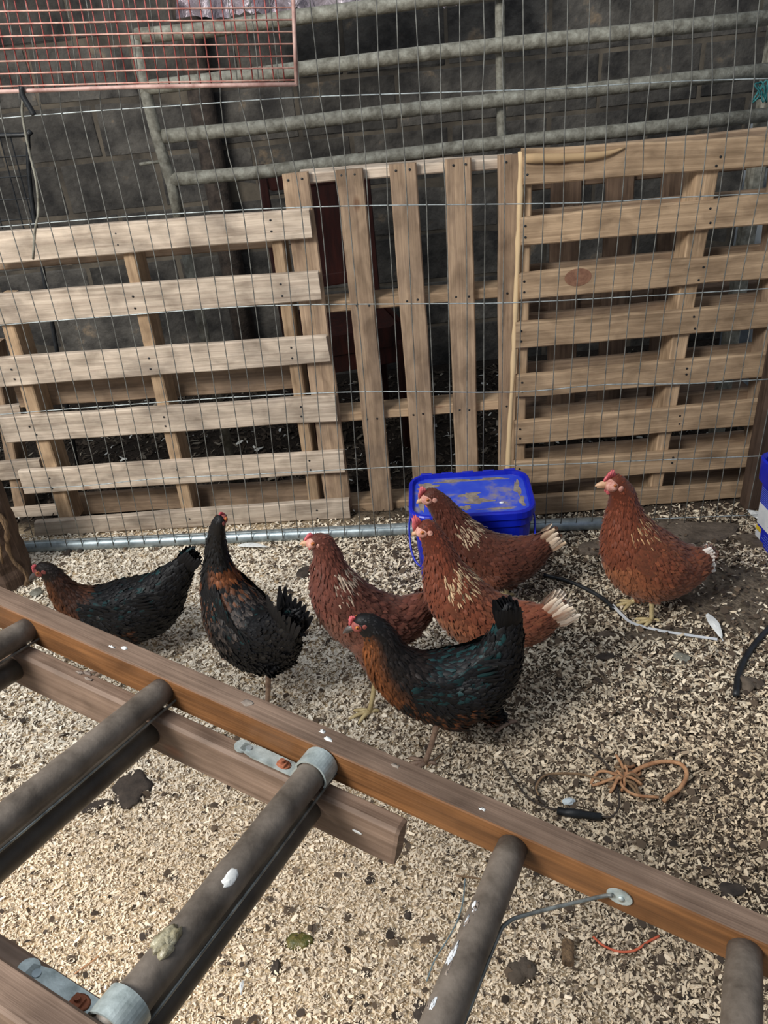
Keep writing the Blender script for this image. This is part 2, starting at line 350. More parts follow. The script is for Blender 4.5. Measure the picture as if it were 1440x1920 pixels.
fl = mesh_obj('floor', np.stack([X, Y, Zh], 1), np.stack([a_, a_+1, a_+nx+1, a_+nx], 1).tolist(), 'ground', smooth=True, cols=colr)
tag(fl, kind='structure')

# wood shavings: every flake real geometry, one 'stuff' object
def flakes(name, n, boxr, dens, sizef, colf, label, zoff=.003):
    x = RNG.uniform(boxr[0], boxr[1], n*3); y = RNG.uniform(boxr[2], boxr[3], n*3)
    keep = RNG.uniform(0, 1, n*3) < dens(x, y); x = x[keep][:n]; y = y[keep][:n]; k = len(x)
    L, W = sizef(x, y, k); z = height(x, y)+RNG.uniform(0, zoff*3, k)
    az = RNG.uniform(0, 2*PI, k); tilt = RNG.normal(0, .38, k); rollq = RNG.normal(0, .45, k); curl = RNG.uniform(-.1, .55, k)
    ax = np.stack([np.cos(az)*np.cos(tilt), np.sin(az)*np.cos(tilt), np.sin(tilt)], 1)
    s0 = np.stack([-np.sin(az), np.cos(az), np.zeros(k)], 1); up = np.cross(ax, s0)
    sd = s0*np.cos(rollq)[:, None]+up*np.sin(rollq)[:, None]; up = np.cross(ax, sd)
    P = np.stack([x, y, z], 1); V = np.zeros((k, 6, 3))
    for i, (t, c) in enumerate(((-.5, -.5), (0, .5), (.5, -.5))):
        ctr = P+ax*(L*t)[:, None]+up*(L*curl*c*.5)[:, None]; wd = W*(1.0 if i == 1 else .7)
        V[:, i*2] = ctr-sd*(wd*.5)[:, None]; V[:, i*2+1] = ctr+sd*(wd*.5)[:, None]
    V[:, :, 2] = np.maximum(V[:, :, 2], z[:, None]-.004)
    me = bpy.data.meshes.new(name); nf = 2*k
    me.vertices.add(6*k); me.vertices.foreach_set('co', V.astype(np.float32).ravel())
    base = np.arange(k)[:, None]*6; q = np.stack([base+np.array([0, 1, 3, 2]), base+np.array([2, 3, 5, 4])], 1).reshape(-1)
    me.loops.add(4*nf); me.loops.foreach_set('vertex_index', q.astype(np.int32)); me.polygons.add(nf)
    me.polygons.foreach_set('loop_start', (np.arange(nf)*4).astype(np.int32)); me.update(calc_edges=True)
    c = colf(x, y, k); cc = np.ones((k, 6, 4), np.float32); cc[:, :, :3] = c[:, None, :]
    at = me.color_attributes.new('col', 'FLOAT_COLOR', 'POINT'); at.data.foreach_set('color', cc.ravel()); me.materials.append(M['soilblade'])
    o = bpy.data.objects.new(name, me); COL.objects.link(o); tag(o, label, 'bedding', kind='stuff'); return o
def dens_front(x, y):
    f = 1-sst(fence_d(x, y), .02, .17); near = 1-.5*sst(y, 1.6, 2.4)*0
    return f*(1-.93*mudmask(x, y))*(1-.36*dirt(x, y)*(lowfreq(x*3, y*3, 9)*.5+.8))*(1-.55*sst(y, .95, 1.7))
def size_front(x, y, k):
    coarse = np.clip(.12+.6*sst(y, .95, 1.8)+.40*dirt(x, y), 0, 1)
    L = RNG.gamma(4, .25, k)*(.0040+.0078*coarse); W = L*RNG.uniform(.22, .60, k); return np.clip(L, .0025, .022), np.clip(W, .0012, .008)
def col_front(x, y, k):
    d = dirt(x, y)[:, None]; u = RNG.uniform(0, 1, (k, 1)); fine = (1-sst(y, 1.0, 1.5))[:, None]
    c1 = np.array(lin((243, 234, 217))); c2 = np.array(lin((214, 200, 178))); c3 = np.array(lin((158, 142, 124))); c4 = np.array(lin((84, 72, 62)))
    warm = np.array(lin((248, 222, 186)))
    c = c1*(1-u)+c2*u; c = c*(1-.45*fine)+warm*.45*fine
    t = RNG.uniform(0, 1, (k, 1)); c = np.where(t < .08+.34*d, c3, c); c = np.where(t < .015+.20*d, c4, c)
    grey = np.array(lin((186, 176, 158))); return c*(1-.5*d)+c*grey*1.35*.5*d
flakes('wood_shavings', 400000, (-1.75, 1.75, .52, 2.5), dens_front, size_front, col_front, 'pale wood shavings strewn thickly over the pen floor in front of the mesh')
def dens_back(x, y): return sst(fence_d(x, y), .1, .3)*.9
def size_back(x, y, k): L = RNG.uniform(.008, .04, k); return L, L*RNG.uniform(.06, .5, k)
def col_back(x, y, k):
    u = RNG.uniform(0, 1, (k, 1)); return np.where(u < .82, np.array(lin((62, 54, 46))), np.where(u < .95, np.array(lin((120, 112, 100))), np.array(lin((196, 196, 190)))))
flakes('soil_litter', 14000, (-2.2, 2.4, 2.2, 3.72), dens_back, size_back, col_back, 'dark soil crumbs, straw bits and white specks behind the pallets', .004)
def dens_crumb(x, y): return (.35+.65*dirt(x, y))*(1-sst(fence_d(x, y), .0, .1))
def size_crumb(x, y, k): L = RNG.gamma(2.2, .0035, k)+.003; return np.clip(L, .003, .02), np.clip(L*.8, .003, .016)
def col_crumb(x, y, k): u = RNG.uniform(0, 1, (k, 1)); return np.array(lin((62, 54, 48)))*(1-u)+np.array(lin((104, 88, 72)))*u
flakes('dirt_crumbs', 9000, (-1.7, 1.7, .55, 2.4), dens_crumb, size_crumb, col_crumb, 'small dark dirt crumbs scattered through the shavings', .005)

# block wall behind
WALL = VP((-3.2, 3.86), (3.4, 3.74))
wh, wn = WALL.h, WALL.n; wb = WALL.a
wallc = wb+wh*3.3+wn*.11+Z3*1.2
wall = gobj('wall_back', boxoid(wallc, wh, wn, Z3, 6.9, .18, 2.6, .02), 'mortar'); tag(wall, kind='structure')
protos = []
for k in range(5):
    bm = bmesh.new(); bmesh.ops.create_cube(bm, size=1); bmesh.ops.scale(bm, vec=(.43, .05, .213), verts=bm.verts)
    bmesh.ops.bevel(bm, geom=list(bm.edges), offset=.006, segments=1, affect='EDGES')
    for v in bm.verts: v.co += Vector((random.uniform(-.003, .003), random.uniform(-.003, .003), random.uniform(-.003, .003)))
    me = bpy.data.meshes.new('block'); bm.to_mesh(me); bm.free(); me.materials.append(M['block']); protos.append(me)
for row in range(11):
    z = .10+row*.226
    for c in range(16):
        u = c*.443+(.22 if row % 2 else 0)-.1
        if u > 6.9 or z > 2.5: continue
        o = bpy.data.objects.new('block', random.choice(protos)); COL.objects.link(o); o.parent = wall
        p = wb+wh*u+wn*random.uniform(.040, .0435)+Z3*z; o.location = tuple(p); o.rotation_euler = (0, random.uniform(-.004, .004), math.atan2(wh[1], wh[0]))
# dark upright tube standing against the wall
g = G(); p0 = WALL.at(398, 300, -.06); g.add(*tube([(p0[0], p0[1], 0), (p0[0], p0[1], 1.0), (p0[0]+.005, p0[1], 2.4)], .055, 12))
tag(g.obj('dark_upright', 'clod', smooth=True), 'dark upright tube against the block wall behind the left pallet', 'pipe')

# ================================================================== FIELD GATE (leaning behind the pallets)
GP = VP((-1.2, 2.70), (1.4, 2.62))
gate = empty('field_gate', (*GP.at(300, 255)[:2], 0), 'grey galvanised five-bar field gate slanting upwards to the right behind the mesh', 'gate')
go = np.array(gate.location)
def gate_tube(name, pts, r, off=0, mat='galv_dirty'):
    P = [GP.at(x, y, off) for x, y in pts]
    g = G(); g.add(*tube(P, r, 12)); o = g.obj(name, mat, gate, True, go); return o
RG = .0205
gate_tube('rail', [(255, 68), (400, 55), (560, 32), (770, 4), (980, -22), (1300, -62), (1500, -85)], RG)
gate_tube('rail', [(262, 166), (400, 150), (560, 130), (800, 100), (960, 82), (1200, 58), (1500, 27)], RG)
gate_tube('rail', [(306, 256), (480, 240), (720, 211), (960, 185), (1200, 158), (1500, 125)], RG)
gate_tube('rail', [(322, 337), (480, 324), (720, 294), (960, 265), (1200, 242), (1500, 208)], RG)
gate_tube('end_stile', [(255, 66), (270, 160), (296, 262), (322, 345), (338, 420)], RG*.9)
gate_tube('upright', [(937, -60), (938, 100), (941, 270), (945, 500)], .015, .03)
gate_tube('latch_pin', [(262, 308), (300, 303)], .005)
# legs of the gate hang plate reach the ground behind the pallets
gp = GP.at(945, 500, .03); gobj_ = G().add(*tube([gp-go+go, (gp[0]+.0, gp[1], 0)], .015, 10)); gobj_.obj('upright', 'galv_dirty', gate, True, go)
gp = GP.at(338, 420); G().add(*tube([gp, (gp[0], gp[1], 0)], RG*.9, 10)).obj('end_stile', 'galv_dirty', gate, True, go)

# post at the right end of the gate with teal twine
pr = GP.at(1436, 120, .07)
G().add(*boxoid((pr[0]+.03, pr[1]+.02, .92), Z3, np.array([1., 0, 0]), np.array([0, 1., 0]), 1.84, .05, .05)).obj('gate_post', 'galv_dirty')
o = bpy.data.objects['gate_post']; tag(o, 'pale upright metal post at the right edge behind the gate rails', 'post')
tw = GP.at(1428, 152, -.03); P = [tw+np.array([random.uniform(-.02, .03), random.uniform(-.008, .008), random.uniform(-.06, .015)]) for _ in range(16)]
tag(G().add(*tube(smoothpath(P, 4), .0025, 5)).obj('teal_twine', 'teal', smooth=True), 'knotted teal twine tied round the post at the right edge', 'twine')

# ================================================================== PALLETS
NAILM = 'black_rubber'
def pallet(name, plane, label, off0=0.0):
    a = plane.a; e = empty(name, (float(a[0]), float(a[1]), 0), label, 'pallet', 'wooden pallets standing on edge behind the mesh'); return e
def add_board(pal, plane, name, px, off, thick, mat, seg=7, rough=.0022, zmin=.004):
    """px = TL,TR,BR,BL sight points met by the plane of the board's front face"""
    C4 = [plane.at(x, y, off) for x, y in px]
    for c in C4: c[2] = max(c[2], zmin)
    o = np.array(pal.location); v, f, uv = board4(*C4, plane.n*thick, rough, seg)
    return G().add(v, f, uv).obj(name, mat, pal, False, o)
def world_board(pal, plane, name, u0, u1, z0, z1, off, thick, mat, seg=6):
    a = plane.a+plane.n*off; o = np.array(pal.location)
    pts = [a+plane.h*u0+Z3*z1, a+plane.h*u1+Z3*z1, a+plane.h*u1+Z3*z0, a+plane.h*u0+Z3*z0]
    v, f, uv = board4(*pts, plane.n*thick, .002, seg); return G().add(v, f, uv).obj(name, mat, pal, False, o)
def nails(pal, plane, pts, off):
    g = G(); o = np.array(pal.location)
    for x, y in pts:
        p = plane.at(x, y, off-.0012); v = []; 
        for k in range(6): v.append(p+(plane.h*math.cos(k*PI/3)+Z3*math.sin(k*PI/3))*.0038)
        v.append(p-plane.n*.0012); g.add(v, [(k, (k+1) % 6, 6) for k in range(6)])
    tag(g.obj('nail_heads', NAILM, pal, False, o), kind='stuff')

# left pallet
LP = VP((-1.179, 2.455), (-0.127, 2.365))
pl = pallet('wooden_pallet', LP, 'weathered grey-tan pallet with horizontal boards on the left behind the mesh')
Lb = [((-60, 439), (580, 391), (585, 446), (-60, 500)), ((-60, 556), (597, 508), (602, 564), (-60, 615)), ((-60, 677), (612, 629), (619, 680), (-60, 731)),
      ((-4, 784), (628, 743), (633, 790), (12, 832)), ((33, 884), (643, 846), (647, 887), (47, 928)), ((64, 979), (654, 937), (657, 976), (67, 1012))]
for b in Lb: add_board(pl, LP, 'board', b, 0, .02, 'pallet_grey')
for s in ([(227, 465), (249, 465), (367, 972), (343, 972)], [(505, 430), (527, 430), (602, 950), (580, 950)], [(-14, 560), (10, 560), (140, 982), (112, 982)]):
    # stringer: front edge 22-38 mm wide, 100 mm deep
    C4 = [LP.at(x, y, .021) for x, y in s]; o = np.array(pl.location); v, f, uv = board4(*C4, LP.n*.095, .0015, 6); G().add(v, f, uv).obj('stringer', 'pallet_tan', pl, False, o)
for z0, z1 in ((LP.at(50, 503, .117)[2], LP.at(50, 503, .117)[2]+.09), (LP.at(330, 745, .117)[2], LP.at(330, 745, .117)[2]+.09), (LP.at(350, 915, .117)[2]-.09, LP.at(350, 915, .117)[2])):
    a0 = LP.at(-60, 600); u0 = float((a0-LP.a)@LP.h); u1 = float((LP.at(597, 940)-LP.a)@LP.h)
    world_board(pl, LP, 'back_board', u0, u1, z0, z1, .117, .018, 'pallet_brown')
nails(pl, LP, [(217, 438), (221, 459), (507, 413), (509, 434), (249, 556), (253, 578), (526, 533), (529, 555), (279, 672), (282, 692), (546, 652), (548, 672), (307, 782), (310, 799), (564, 763), (565, 781), (332, 881), (336, 897), (580, 864), (582, 881), (355, 973), (594, 957), (595, 972), (55, 800), (68, 815), (93, 897), (98, 916), (21, 693), (27, 711)], 0)

# far-left pallet, standing a little behind it
FP_ = VP((-1.9, 2.66), (-0.9, 2.58))
pf = pallet('wooden_pallet', FP_, 'grey pallet at the far left edge showing behind the left pallet')
for b in ([(-180, 775), (36, 760), (40, 782), (-180, 800)], [(-180, 884), (73, 862), (82, 893), (-180, 925)], [(-180, 973), (105, 948), (118, 985), (-180, 1020)]):
    add_board(pf, FP_, 'board', b, 0, .02, 'pallet_grey', 5)
for s in ([(-30, 650), (-12, 650), (52, 975), (30, 975)], [(-150, 700), (-130, 700), (-80, 1010), (-102, 1010)]):
    C4 = [FP_.at(x, y, .021) for x, y in s]; v, f, uv = board4(*C4, FP_.n*.09, .0015, 6); G().add(v, f, uv).obj('stringer', 'pallet_brown', pf, False, np.array(pf.location))

# middle pallet, slats upright
CP = VP((-0.2, 2.398), (0.45, 2.385))
pc = pallet('wooden_pallet', CP, 'tall middle pallet standing with its five slats upright between the other pallets')
for b in ([(528, 328), (578, 322), (660, 950), (612, 958)], [(628, 320), (680, 316), (739, 968), (700, 973)], [(730, 309), (782, 305), (822, 966), (780, 968)],
          [(834, 300), (885, 296), (899, 962), (858, 964)], [(935, 292), (982, 289), (972, 957), (936, 960)]):
    add_board(pc, CP, 'slat', b, 0, .02, 'pallet_brown')
for b, m in (([(560, 325), (970, 294), (968, 315), (562, 346)], 'pallet_grey'), ([(600, 568), (965, 537), (962, 557), (602, 589)], 'pallet_tan'), ([(625, 777), (955, 750), (955, 767), (628, 793)], 'pallet_tan'), ([(640, 948), (955, 925), (955, 948), (645, 970)], 'pallet_tan')):
    C4 = [CP.at(x, y, .021) for x, y in b]; v, f, uv = board4(*C4, CP.n*.09, .0015, 6); G().add(v, f, uv).obj('stringer', m, pc, False, np.array(pc.location))
nails(pc, CP, [(540, 338), (566, 335), (640, 329), (665, 327), (742, 320), (768, 318), (850, 310), (873, 308), (949, 304), (669, 573), (692, 573), (763, 565), (783, 562), (855, 557), (879, 556), (951, 550), (688, 786), (707, 785), (775, 778), (793, 776), (862, 769), (880, 769), (950, 762), (708, 963), (729, 961)], 0)

# right pallet
RP = VP((0.516, 2.262), (1.339, 2.235))
pr_ = pallet('wooden_pallet', RP, 'tan pallet with eight horizontal boards on the right behind the mesh')
Rb = [((979, 280), (1480, 252), (1480, 309), (981, 348)), ((975, 408), (1480, 361), (1480, 418), (977, 461)), ((973, 513), (1472, 470), (1472, 520), (975, 563)),
      ((967, 606), (1460, 567), (1458, 614), (967, 655)), ((969, 705), (1448, 661), (1446, 708), (968, 747)), ((965, 792), (1438, 750), (1436, 797), (966, 835)),
      ((964, 867), (1428, 838), (1426, 875), (966, 909)), ((962, 935), (1419, 905), (1419, 947), (962, 976))]
for b in Rb: add_board(pr_, RP, 'board', b, 0, .02, 'pallet_tan')
# split-off sliver along the top board and the bark-edged strip down the left stringer
for s, m in (([(984, 290), (1000, 289), (982, 950), (963, 950)], 'pallet_tan'), ([(1310, 300), (1352, 300), (1238, 940), (1216, 940)], 'pallet_tan'), ([(1470, 270), (1500, 270), (1432, 930), (1405, 930)], 'pallet_brown')):
    C4 = [RP.at(x, y, .021) for x, y in s]; v, f, uv = board4(*C4, RP.n*.085, .0015, 6); G().add(v, f, uv).obj('stringer', m, pr_, False, np.array(pr_.location))
P = [RP.at(x, y, .012) for x, y in ((977, 284), (975, 380), (971, 480), (967, 580), (963, 680), (957, 780), (953, 870), (951, 955))]
tag(G().add(*tube(smoothpath(P, 4), [.0085*random.uniform(.75, 1.25) for _ in range(29)], 7)).obj('bark_edge', 'bark_edge', pr_, True, np.array(pr_.location)), 'pale bark-edged strip')
P = [RP.at(x, y, -.004) for x, y in ((984, 297), (1060, 296), (1130, 290), (1172, 277))]
G().add(*tube(smoothpath(P, 4), [.012, .014, .013, .014, .012, .011, .012, .011, .010, .008, .006, .004, .002], 6)).obj('splinter', 'bark_edge', pr_, True, np.array(pr_.location))
for b in Rb:
    zt = (RP.at(*b[0])[2]+RP.at(*b[1])[2])/2; zb = (RP.at(*b[3])[2]+RP.at(*b[2])[2])/2
    if zb < .3 or True: world_board(pr_, RP, 'back_board', float((RP.at(975, 500)-RP.a)@RP.h)+.02, 1.02, max(zb+.005, .005), zt-.005, .106, .018, 'pallet_brown')
g = G()
for b in Rb:
    for fx in (0.025,):
        pass
nails(pr_, RP, [(x, y) for b in Rb for (x, y) in ((b[0][0]+10, b[0][1]*.7+b[3][1]*.3), (b[0][0]+10, b[0][1]*.3+b[3][1]*.7))] + [(1351, 294), (1343, 311), (1332, 391), (1332, 418), (1319, 501), (1310, 525), (1301, 594), (1303, 616), (1288, 691), (1287, 702), (1275, 780), (1274, 795), (1262, 858), (1260, 868)], 0)
P = RP.at(1084, 520, -.001); g = G()
for q, (rx, rz) in enumerate(((.040, .026), (.028, .018))):
    n = 20; v = [P-RP.n*(.0004*(q+1))]+[P+RP.h*rx*math.cos(2*PI*k/n)+Z3*(rz*math.sin(2*PI*k/n))-RP.n*.0004*q for k in range(n)]; g.add(v, [(0, 1+(k+1) % n, 1+k) for k in range(n)])
g.obj('knot', 'knotm', pr_, False, np.array(pr_.location))
# second pallet behind the right one, slats upright
BP = VP((0.5, 2.82), (1.6, 2.78))
pb = pallet('wooden_pallet', BP, 'dim brown pallet with upright slats half hidden behind the right pallet')
for b in ([(1034, 318), (1092, 314), (1078, 800), (1026, 805)], [(1140, 312), (1192, 306), (1166, 800), (1118, 805)], [(1246, 300), (1298, 296), (1256, 790), (1210, 795)]):
    add_board(pb, BP, 'slat', b, 0, .02, 'pallet_dark', 5)
for z0 in (.10, .52, .97):
    world_board(pb, BP, 'stringer', .05, 1.0, z0, z0+.06, .021, .09, 'pallet_dark', 4)

# brown post to the right of the right pallet
p = RP.at(1436, 700, -.04)
G().add(*boxoid((p[0]+.03, p[1]-.01, .345), Z3, np.array([1., 0, 0]), np.array([0, 1., 0]), .69, .07, .06)).obj('wooden_post', 'post')
tag(bpy.data.objects['wooden_post'], 'short brown wooden post at the right edge above the labelled tub', 'post')

# ================================================================== THINGS IN THE DARK BEHIND
# corrugated sheet strips standing at the right
cor = empty('corrugated_sheet', (1.75, 3.15, 0), 'grey corrugated metal sheet seen through the right pallet gaps at the right edge', 'metal sheet')
g = G(); n = 60; v = []
for i in range(n+1):
    u = i/n*.75; y = .022*math.cos(i*PI/3); v += [(u-.22, y, 0), (u-.22, y, 1.12)]
g.add(v, [(2*i, 2*i+2, 2*i+3, 2*i+1) for i in range(n)]); g.obj('sheet', 'corr', cor, True)
v = [(x, y+.003, z) for x, y, z in v]; G().add(v, [(2*i, 2*i+1, 2*i+3, 2*i+2) for i in range(n)]).obj('sheet_back', 'corr', cor, True)
# old mahogany chair
ch = empty('wooden_chair', (-.10, 3.05, 0), 'dark red wooden chair standing behind the middle pallet', 'chair', rz=.2)
def cb(name, c, s): G().add(*boxoid(c, Z3, np.array([1., 0, 0]), np.array([0, 1., 0]), s[2], s[0], s[1])).obj(name, 'redwood', ch)
for sx in (-.2, .2):
    cb('leg', (sx, .19, .55), (.035, .035, 1.10)); cb('leg', (sx, -.19, .23), (.04, .04, .46))
cb('seat', (0, 0, .49), (.44, .42, .05)); cb('back_panel', (0.04, .19, .84), (.20, .02, .36)); cb('top_rail', (0, .19, 1.05), (.36, .03, .09)); cb('back_rail', (0, .19, .64), (.36, .03, .05)); cb('apron', (0, -.19, .42), (.36, .02, .08))
# wire cage door at the far left
wc = empty('wire_cage_panel', (-1.55, 2.95, 0), 'dark wire cage panel leaning at the left edge behind the mesh', 'cage panel')
WP = VP((-2.1, 2.98), (-1.0, 2.92)); wo = np.array(wc.location)
G().add(*tube(smoothpath([WP.at(-160, 262), WP.at(40, 253), WP.at(52, 262), WP.at(66, 420), WP.at(150, 900)], 5), .008, 7)).obj('frame', 'black_rubber', wc, True, wo)
for y in (292, 330, 372, 410): G().add(*tube([WP.at(-150, y+12), WP.at(53+(y-292)*.09, y)], .0025, 5)).obj('bar', 'black_rubber', wc, False, wo)
for x in (-80, -40, 0, 20): G().add(*tube([WP.at(x, 258), WP.at(x+45, 430)], .0025, 5)).obj('bar', 'black_rubber', wc, False, wo)
# crumpled foil sheet hanging over the gate
FO = VP((-1.3, 3.25), (1.3, 3.2)); nx_, nz_ = 46, 12; v = []
for j in range(nz_):
    for i in range(nx_):
        x = 330+(870-330)*i/(nx_-1); yb = 33-(x-370)*.060; p = FO.at(x, yb-j*26, 0)
        p = p+FO.n*(.03*math.sin(i*.9+j*.6)+.02*math.sin(i*2.3-j*1.7)); p[2] += (.012*math.sin(i*3.1)+.006*math.sin(i*7.0)) if j == 0 else 0; v.append(p)
f = [(j*nx_+i, j*nx_+i+1, (j+1)*nx_+i+1, (j+1)*nx_+i) for j in range(nz_-1) for i in range(nx_-1)]
tag(mesh_obj('foil_sheet', v, f, 'foil', smooth=True), 'crumpled silvery pink sheet with a frayed lower edge hanging above the gate', 'sheet')

# ================================================================== WELDED MESH FENCE
fo = FENCE.at(720, 985); fence = empty('weldmesh_fence', (fo[0], fo[1], 0), 'grey welded wire mesh stretched upright across the pen in front of the pallets', 'fence')
fo = np.array(fence.location)
def interp(x, T): return float(np.interp(x, [q[0] for q in T], [q[1] for q in T]))
rows = [[(-60, 228), (0, 222), (180, 208), (360, 196), (540, 184), (720, 177), (1020, 167), (1170, 158), (1300, 151), (1500, 146)],
        [(-60, 430), (0, 425), (180, 411), (360, 399), (540, 390), (720, 385), (960, 382), (1130, 379), (1265, 370), (1500, 360)],
        [(-60, 617), (0, 610), (240, 591), (480, 574), (800, 569), (960, 568), (1200, 556), (1500, 538)],
        [(-60, 783), (0, 777), (250, 758), (500, 741), (720, 734), (960, 735), (1137, 721), (1296, 719), (1500, 707)],
        [(-60, 919), (0, 915), (150, 911), (300, 897), (480, 889), (720, 877), (860, 873), (1000, 872), (1250, 862), (1500, 852)],
        [(40, 1017), (300, 1005), (755, 987), (1000, 980), (1150, 976), (1500, 962)]]
for rw in rows:
    P = [FENCE.at(x, y+random.uniform(-.6, .6)) for x, y in rw]
    G().add(*tube(smoothpath(P, 3), .00165, 6)).obj('horizontal_wire', 'wire_toplit', fence, True, fo)
def xtop(i):
    return 78+37.3*(i-3) if i <= 22 else 787+39.2*(i-22)
def xbot(i): return 184+28.9*i
def xmid(i): return 20+36.3*i if i < 18 else 617+36.6*(i-17)
for i in range(-6, 43):
    xt, xm, xb = xtop(i), xmid(i), xbot(i)
    if i < 0: xm = 20+35*i
    slope0 = (xm-xt)/200; pts = []
    j = lambda s=2.2: random.uniform(-s, s)
    kx = random.choice([0, 0, 0, random.uniform(-5, 5)])
    yt = interp(xt, rows[0])
    pts.append((xt-slope0*.55*(yt+60)+j(4), -60)); pts.append((xt-slope0*.4*90+j()+kx, yt-90)); pts.append((xt, yt)); pts.append((xt*.5+xm*.5+j()-kx, (yt+interp(xm, rows[1]))/2))
    ym = interp(xm, rows[1]); pts.append((xm, ym)); yb = interp(xb, rows[5])+14
    for rr in rows[2:5]:
        ym2 = interp(xm, rr); t = (ym2-ym)/(yb-ym); t2 = t**.92
        pts.append((xm+(xb-xm)*t2+j(1.6), ym2))
    pts.append((xb, yb))
    if xb > 1470 and xt > 1560: continue
    P = [FENCE.at(x, y, -.0032) for x, y in pts]
    P[-1][2] = max(P[-1][2], 0.0)
    G().add(*tube(smoothpath(P, 2), .0015, 5)).obj('vertical_wire', 'wire', fence, True, fo)
# pipe along the foot of the mesh
PP = [FENCE.at(x, y, .022) for x, y in ((-30, 1033), (40, 1027), (400, 1010), (755, 994), (1000, 988), (1130, 984))]
PP = [np.array([p[0], p[1], .022]) for p in (gz(-30, 1029, .022), gz(50, 1025, .022), gz(400, 1009, .022), gz(755, 992, .022), gz(1000, 985, .022), gz(1128, 981, .022))]
tag(G().add(*tube(PP, .0215, 20)).obj('steel_pipe', 'galv', smooth=True), 'galvanised steel pipe lying along the foot of the mesh', 'pipe')

# ------------------------------------------------------------------ red wire panel hung on the mesh, upper left
RPn = VP((-1.305, 2.30), (0.714, 2.08))
ro = RPn.at(300, 160); rk = empty('red_wire_panel', (ro[0], ro[1], 0), 'red-pink wire grid panel hanging at the upper left on the mesh', 'wire panel'); ro = np.array(rk.location)
def rkt(name, pts, r, off=0., mat='pinkwire'): return G().add(*tube([RPn.at(x, y, off) for x, y in pts], r, 7)).obj(name, mat, rk, True, ro)
rkt('frame_bar', [(-260, 184), (0, 172), (250, 163), (400, 160), (556, 158)], .0052, 0, 'pinkframe'); rkt('frame_bar', [(556, 160), (552, 60), (547, -90)], .005, 0, 'pinkframe')
for k in range(-5, 8):
    yl = 162-23.4*(6-k)+ (0 if k < 7 else 0); yr = 150-22.6*(6-k)
    if k == 7: continue
    rkt('horizontal_wire', [(-260, yl+9), (0, yl), (280, (yl+yr)/2-1.5), (553, yr)], .0019)
xb = -250
k = 0
while xb < 548:
    sl = .25*(1-(xb+30)/980); L_ = 250
    rkt('vertical_wire', [(xb-sl*L_-random.uniform(-1, 1), 163-L_), (xb-sl*L_*.5+random.uniform(-1, 1), 163-L_/2), (xb, interp(xb, [(-260, 180), (0, 170), (556, 157)]))], .0017, .004, 'redwire')
    xb += 19.6
# black strap and the loose wire hanging from it
P = [RPn.at(x, y, -.008) for x, y in ((40, 162), (43, 180), (55, 200), (64, 216))]
tag(G().add(*tube(smoothpath(P, 4), .007, 6)).obj('black_strap', 'black_rubber', smooth=True), 'short black strap tying the red wire panel to the mesh', 'strap')
P = [RPn.at(x, y, .0) for x, y in ((44, 178), (42, 215), (54, 280), (68, 340), (72, 395), (66, 430), (62, 486))]
tag(G().add(*tube(smoothpath(P, 5), .0034, 6)).obj('hanging_cable', 'galv_dirty', smooth=True), 'grey cable end hanging down from the black strap at the left', 'cable')

# ================================================================== TUBS
def rrect(w_, d_, r, n=6):
    out = []
    for cx, cy, a0 in ((w_/2-r, d_/2-r, 0), (-w_/2+r, d_/2-r, PI/2), (-w_/2+r, -d_/2+r, PI), (w_/2-r, -d_/2+r, 3*PI/2)):
        for k in range(n+1): a = a0+PI/2*k/n; out.append((cx+r*math.cos(a), cy+r*math.sin(a)))
    return out
def stack(levels, cap0=True, cap1=True):
    """levels: (w,d,r,z)"""
    v = []; f = []
    for (w_, d_, r, z) in levels: v += [(x, y, z) for x, y in rrect(w_, d_, r)]
    n = len(rrect(1, 1, .1)); L = len(levels)
    for i in range(L-1):
        for k in range(n): f.append((i*n+k, i*n+(k+1) % n, (i+1)*n+(k+1) % n, (i+1)*n+k))
    if cap0: f.append(tuple(range(n-1, -1, -1)))
    if cap1: f.append(tuple(range((L-1)*n, L*n)))
    return v, f
tub = empty('plastic_tub', (.265, 2.005, 0), 'blue rectangular plastic tub with a muddy lid behind the hens', 'tub', rz=math.radians(-5))
H_ = .275; W_, D_ = .372, .262
G().add(*stack([(W_*.86, D_*.84, .04, .0), (W_*.87, D_*.85, .045, .01), (W_*.90, D_*.885, .05, H_*.45), (W_*.905, D_*.89, .05, H_*.46), (W_*.925, D_*.90, .05, H_*.80), (W_*.965, D_*.95, .055, H_*.81), (W_*.965, D_*.95, .055, H_*.89), (W_*.93, D_*.91, .05, H_*.9), (W_*.93, D_*.91, .05, H_*.93)])).obj('tub_body', 'tubblue', tub, False)
lid = G().add(*stack([(W_*.975, D_*.965, .055, H_*.905), (W_, D_, .06, H_*.91), (W_, D_, .06, H_*.985), (W_*.985, D_*.98, .058, H_), (W_*.94, D_*.92, .05, H_), (W_*.93, D_*.90, .048, H_*.955), (W_*.92, D_*.885, .045, H_*.95)])).obj('lid', 'tubblue', tub, False)
G().add(*stack([(W_*.915, D_*.88, .044, H_*.951), (W_*.90, D_*.865, .043, H_*.957), (W_*.88, D_*.84, .04, H_*.958)])).obj('dusty_lid_panel', 'tubdust', lid, False)
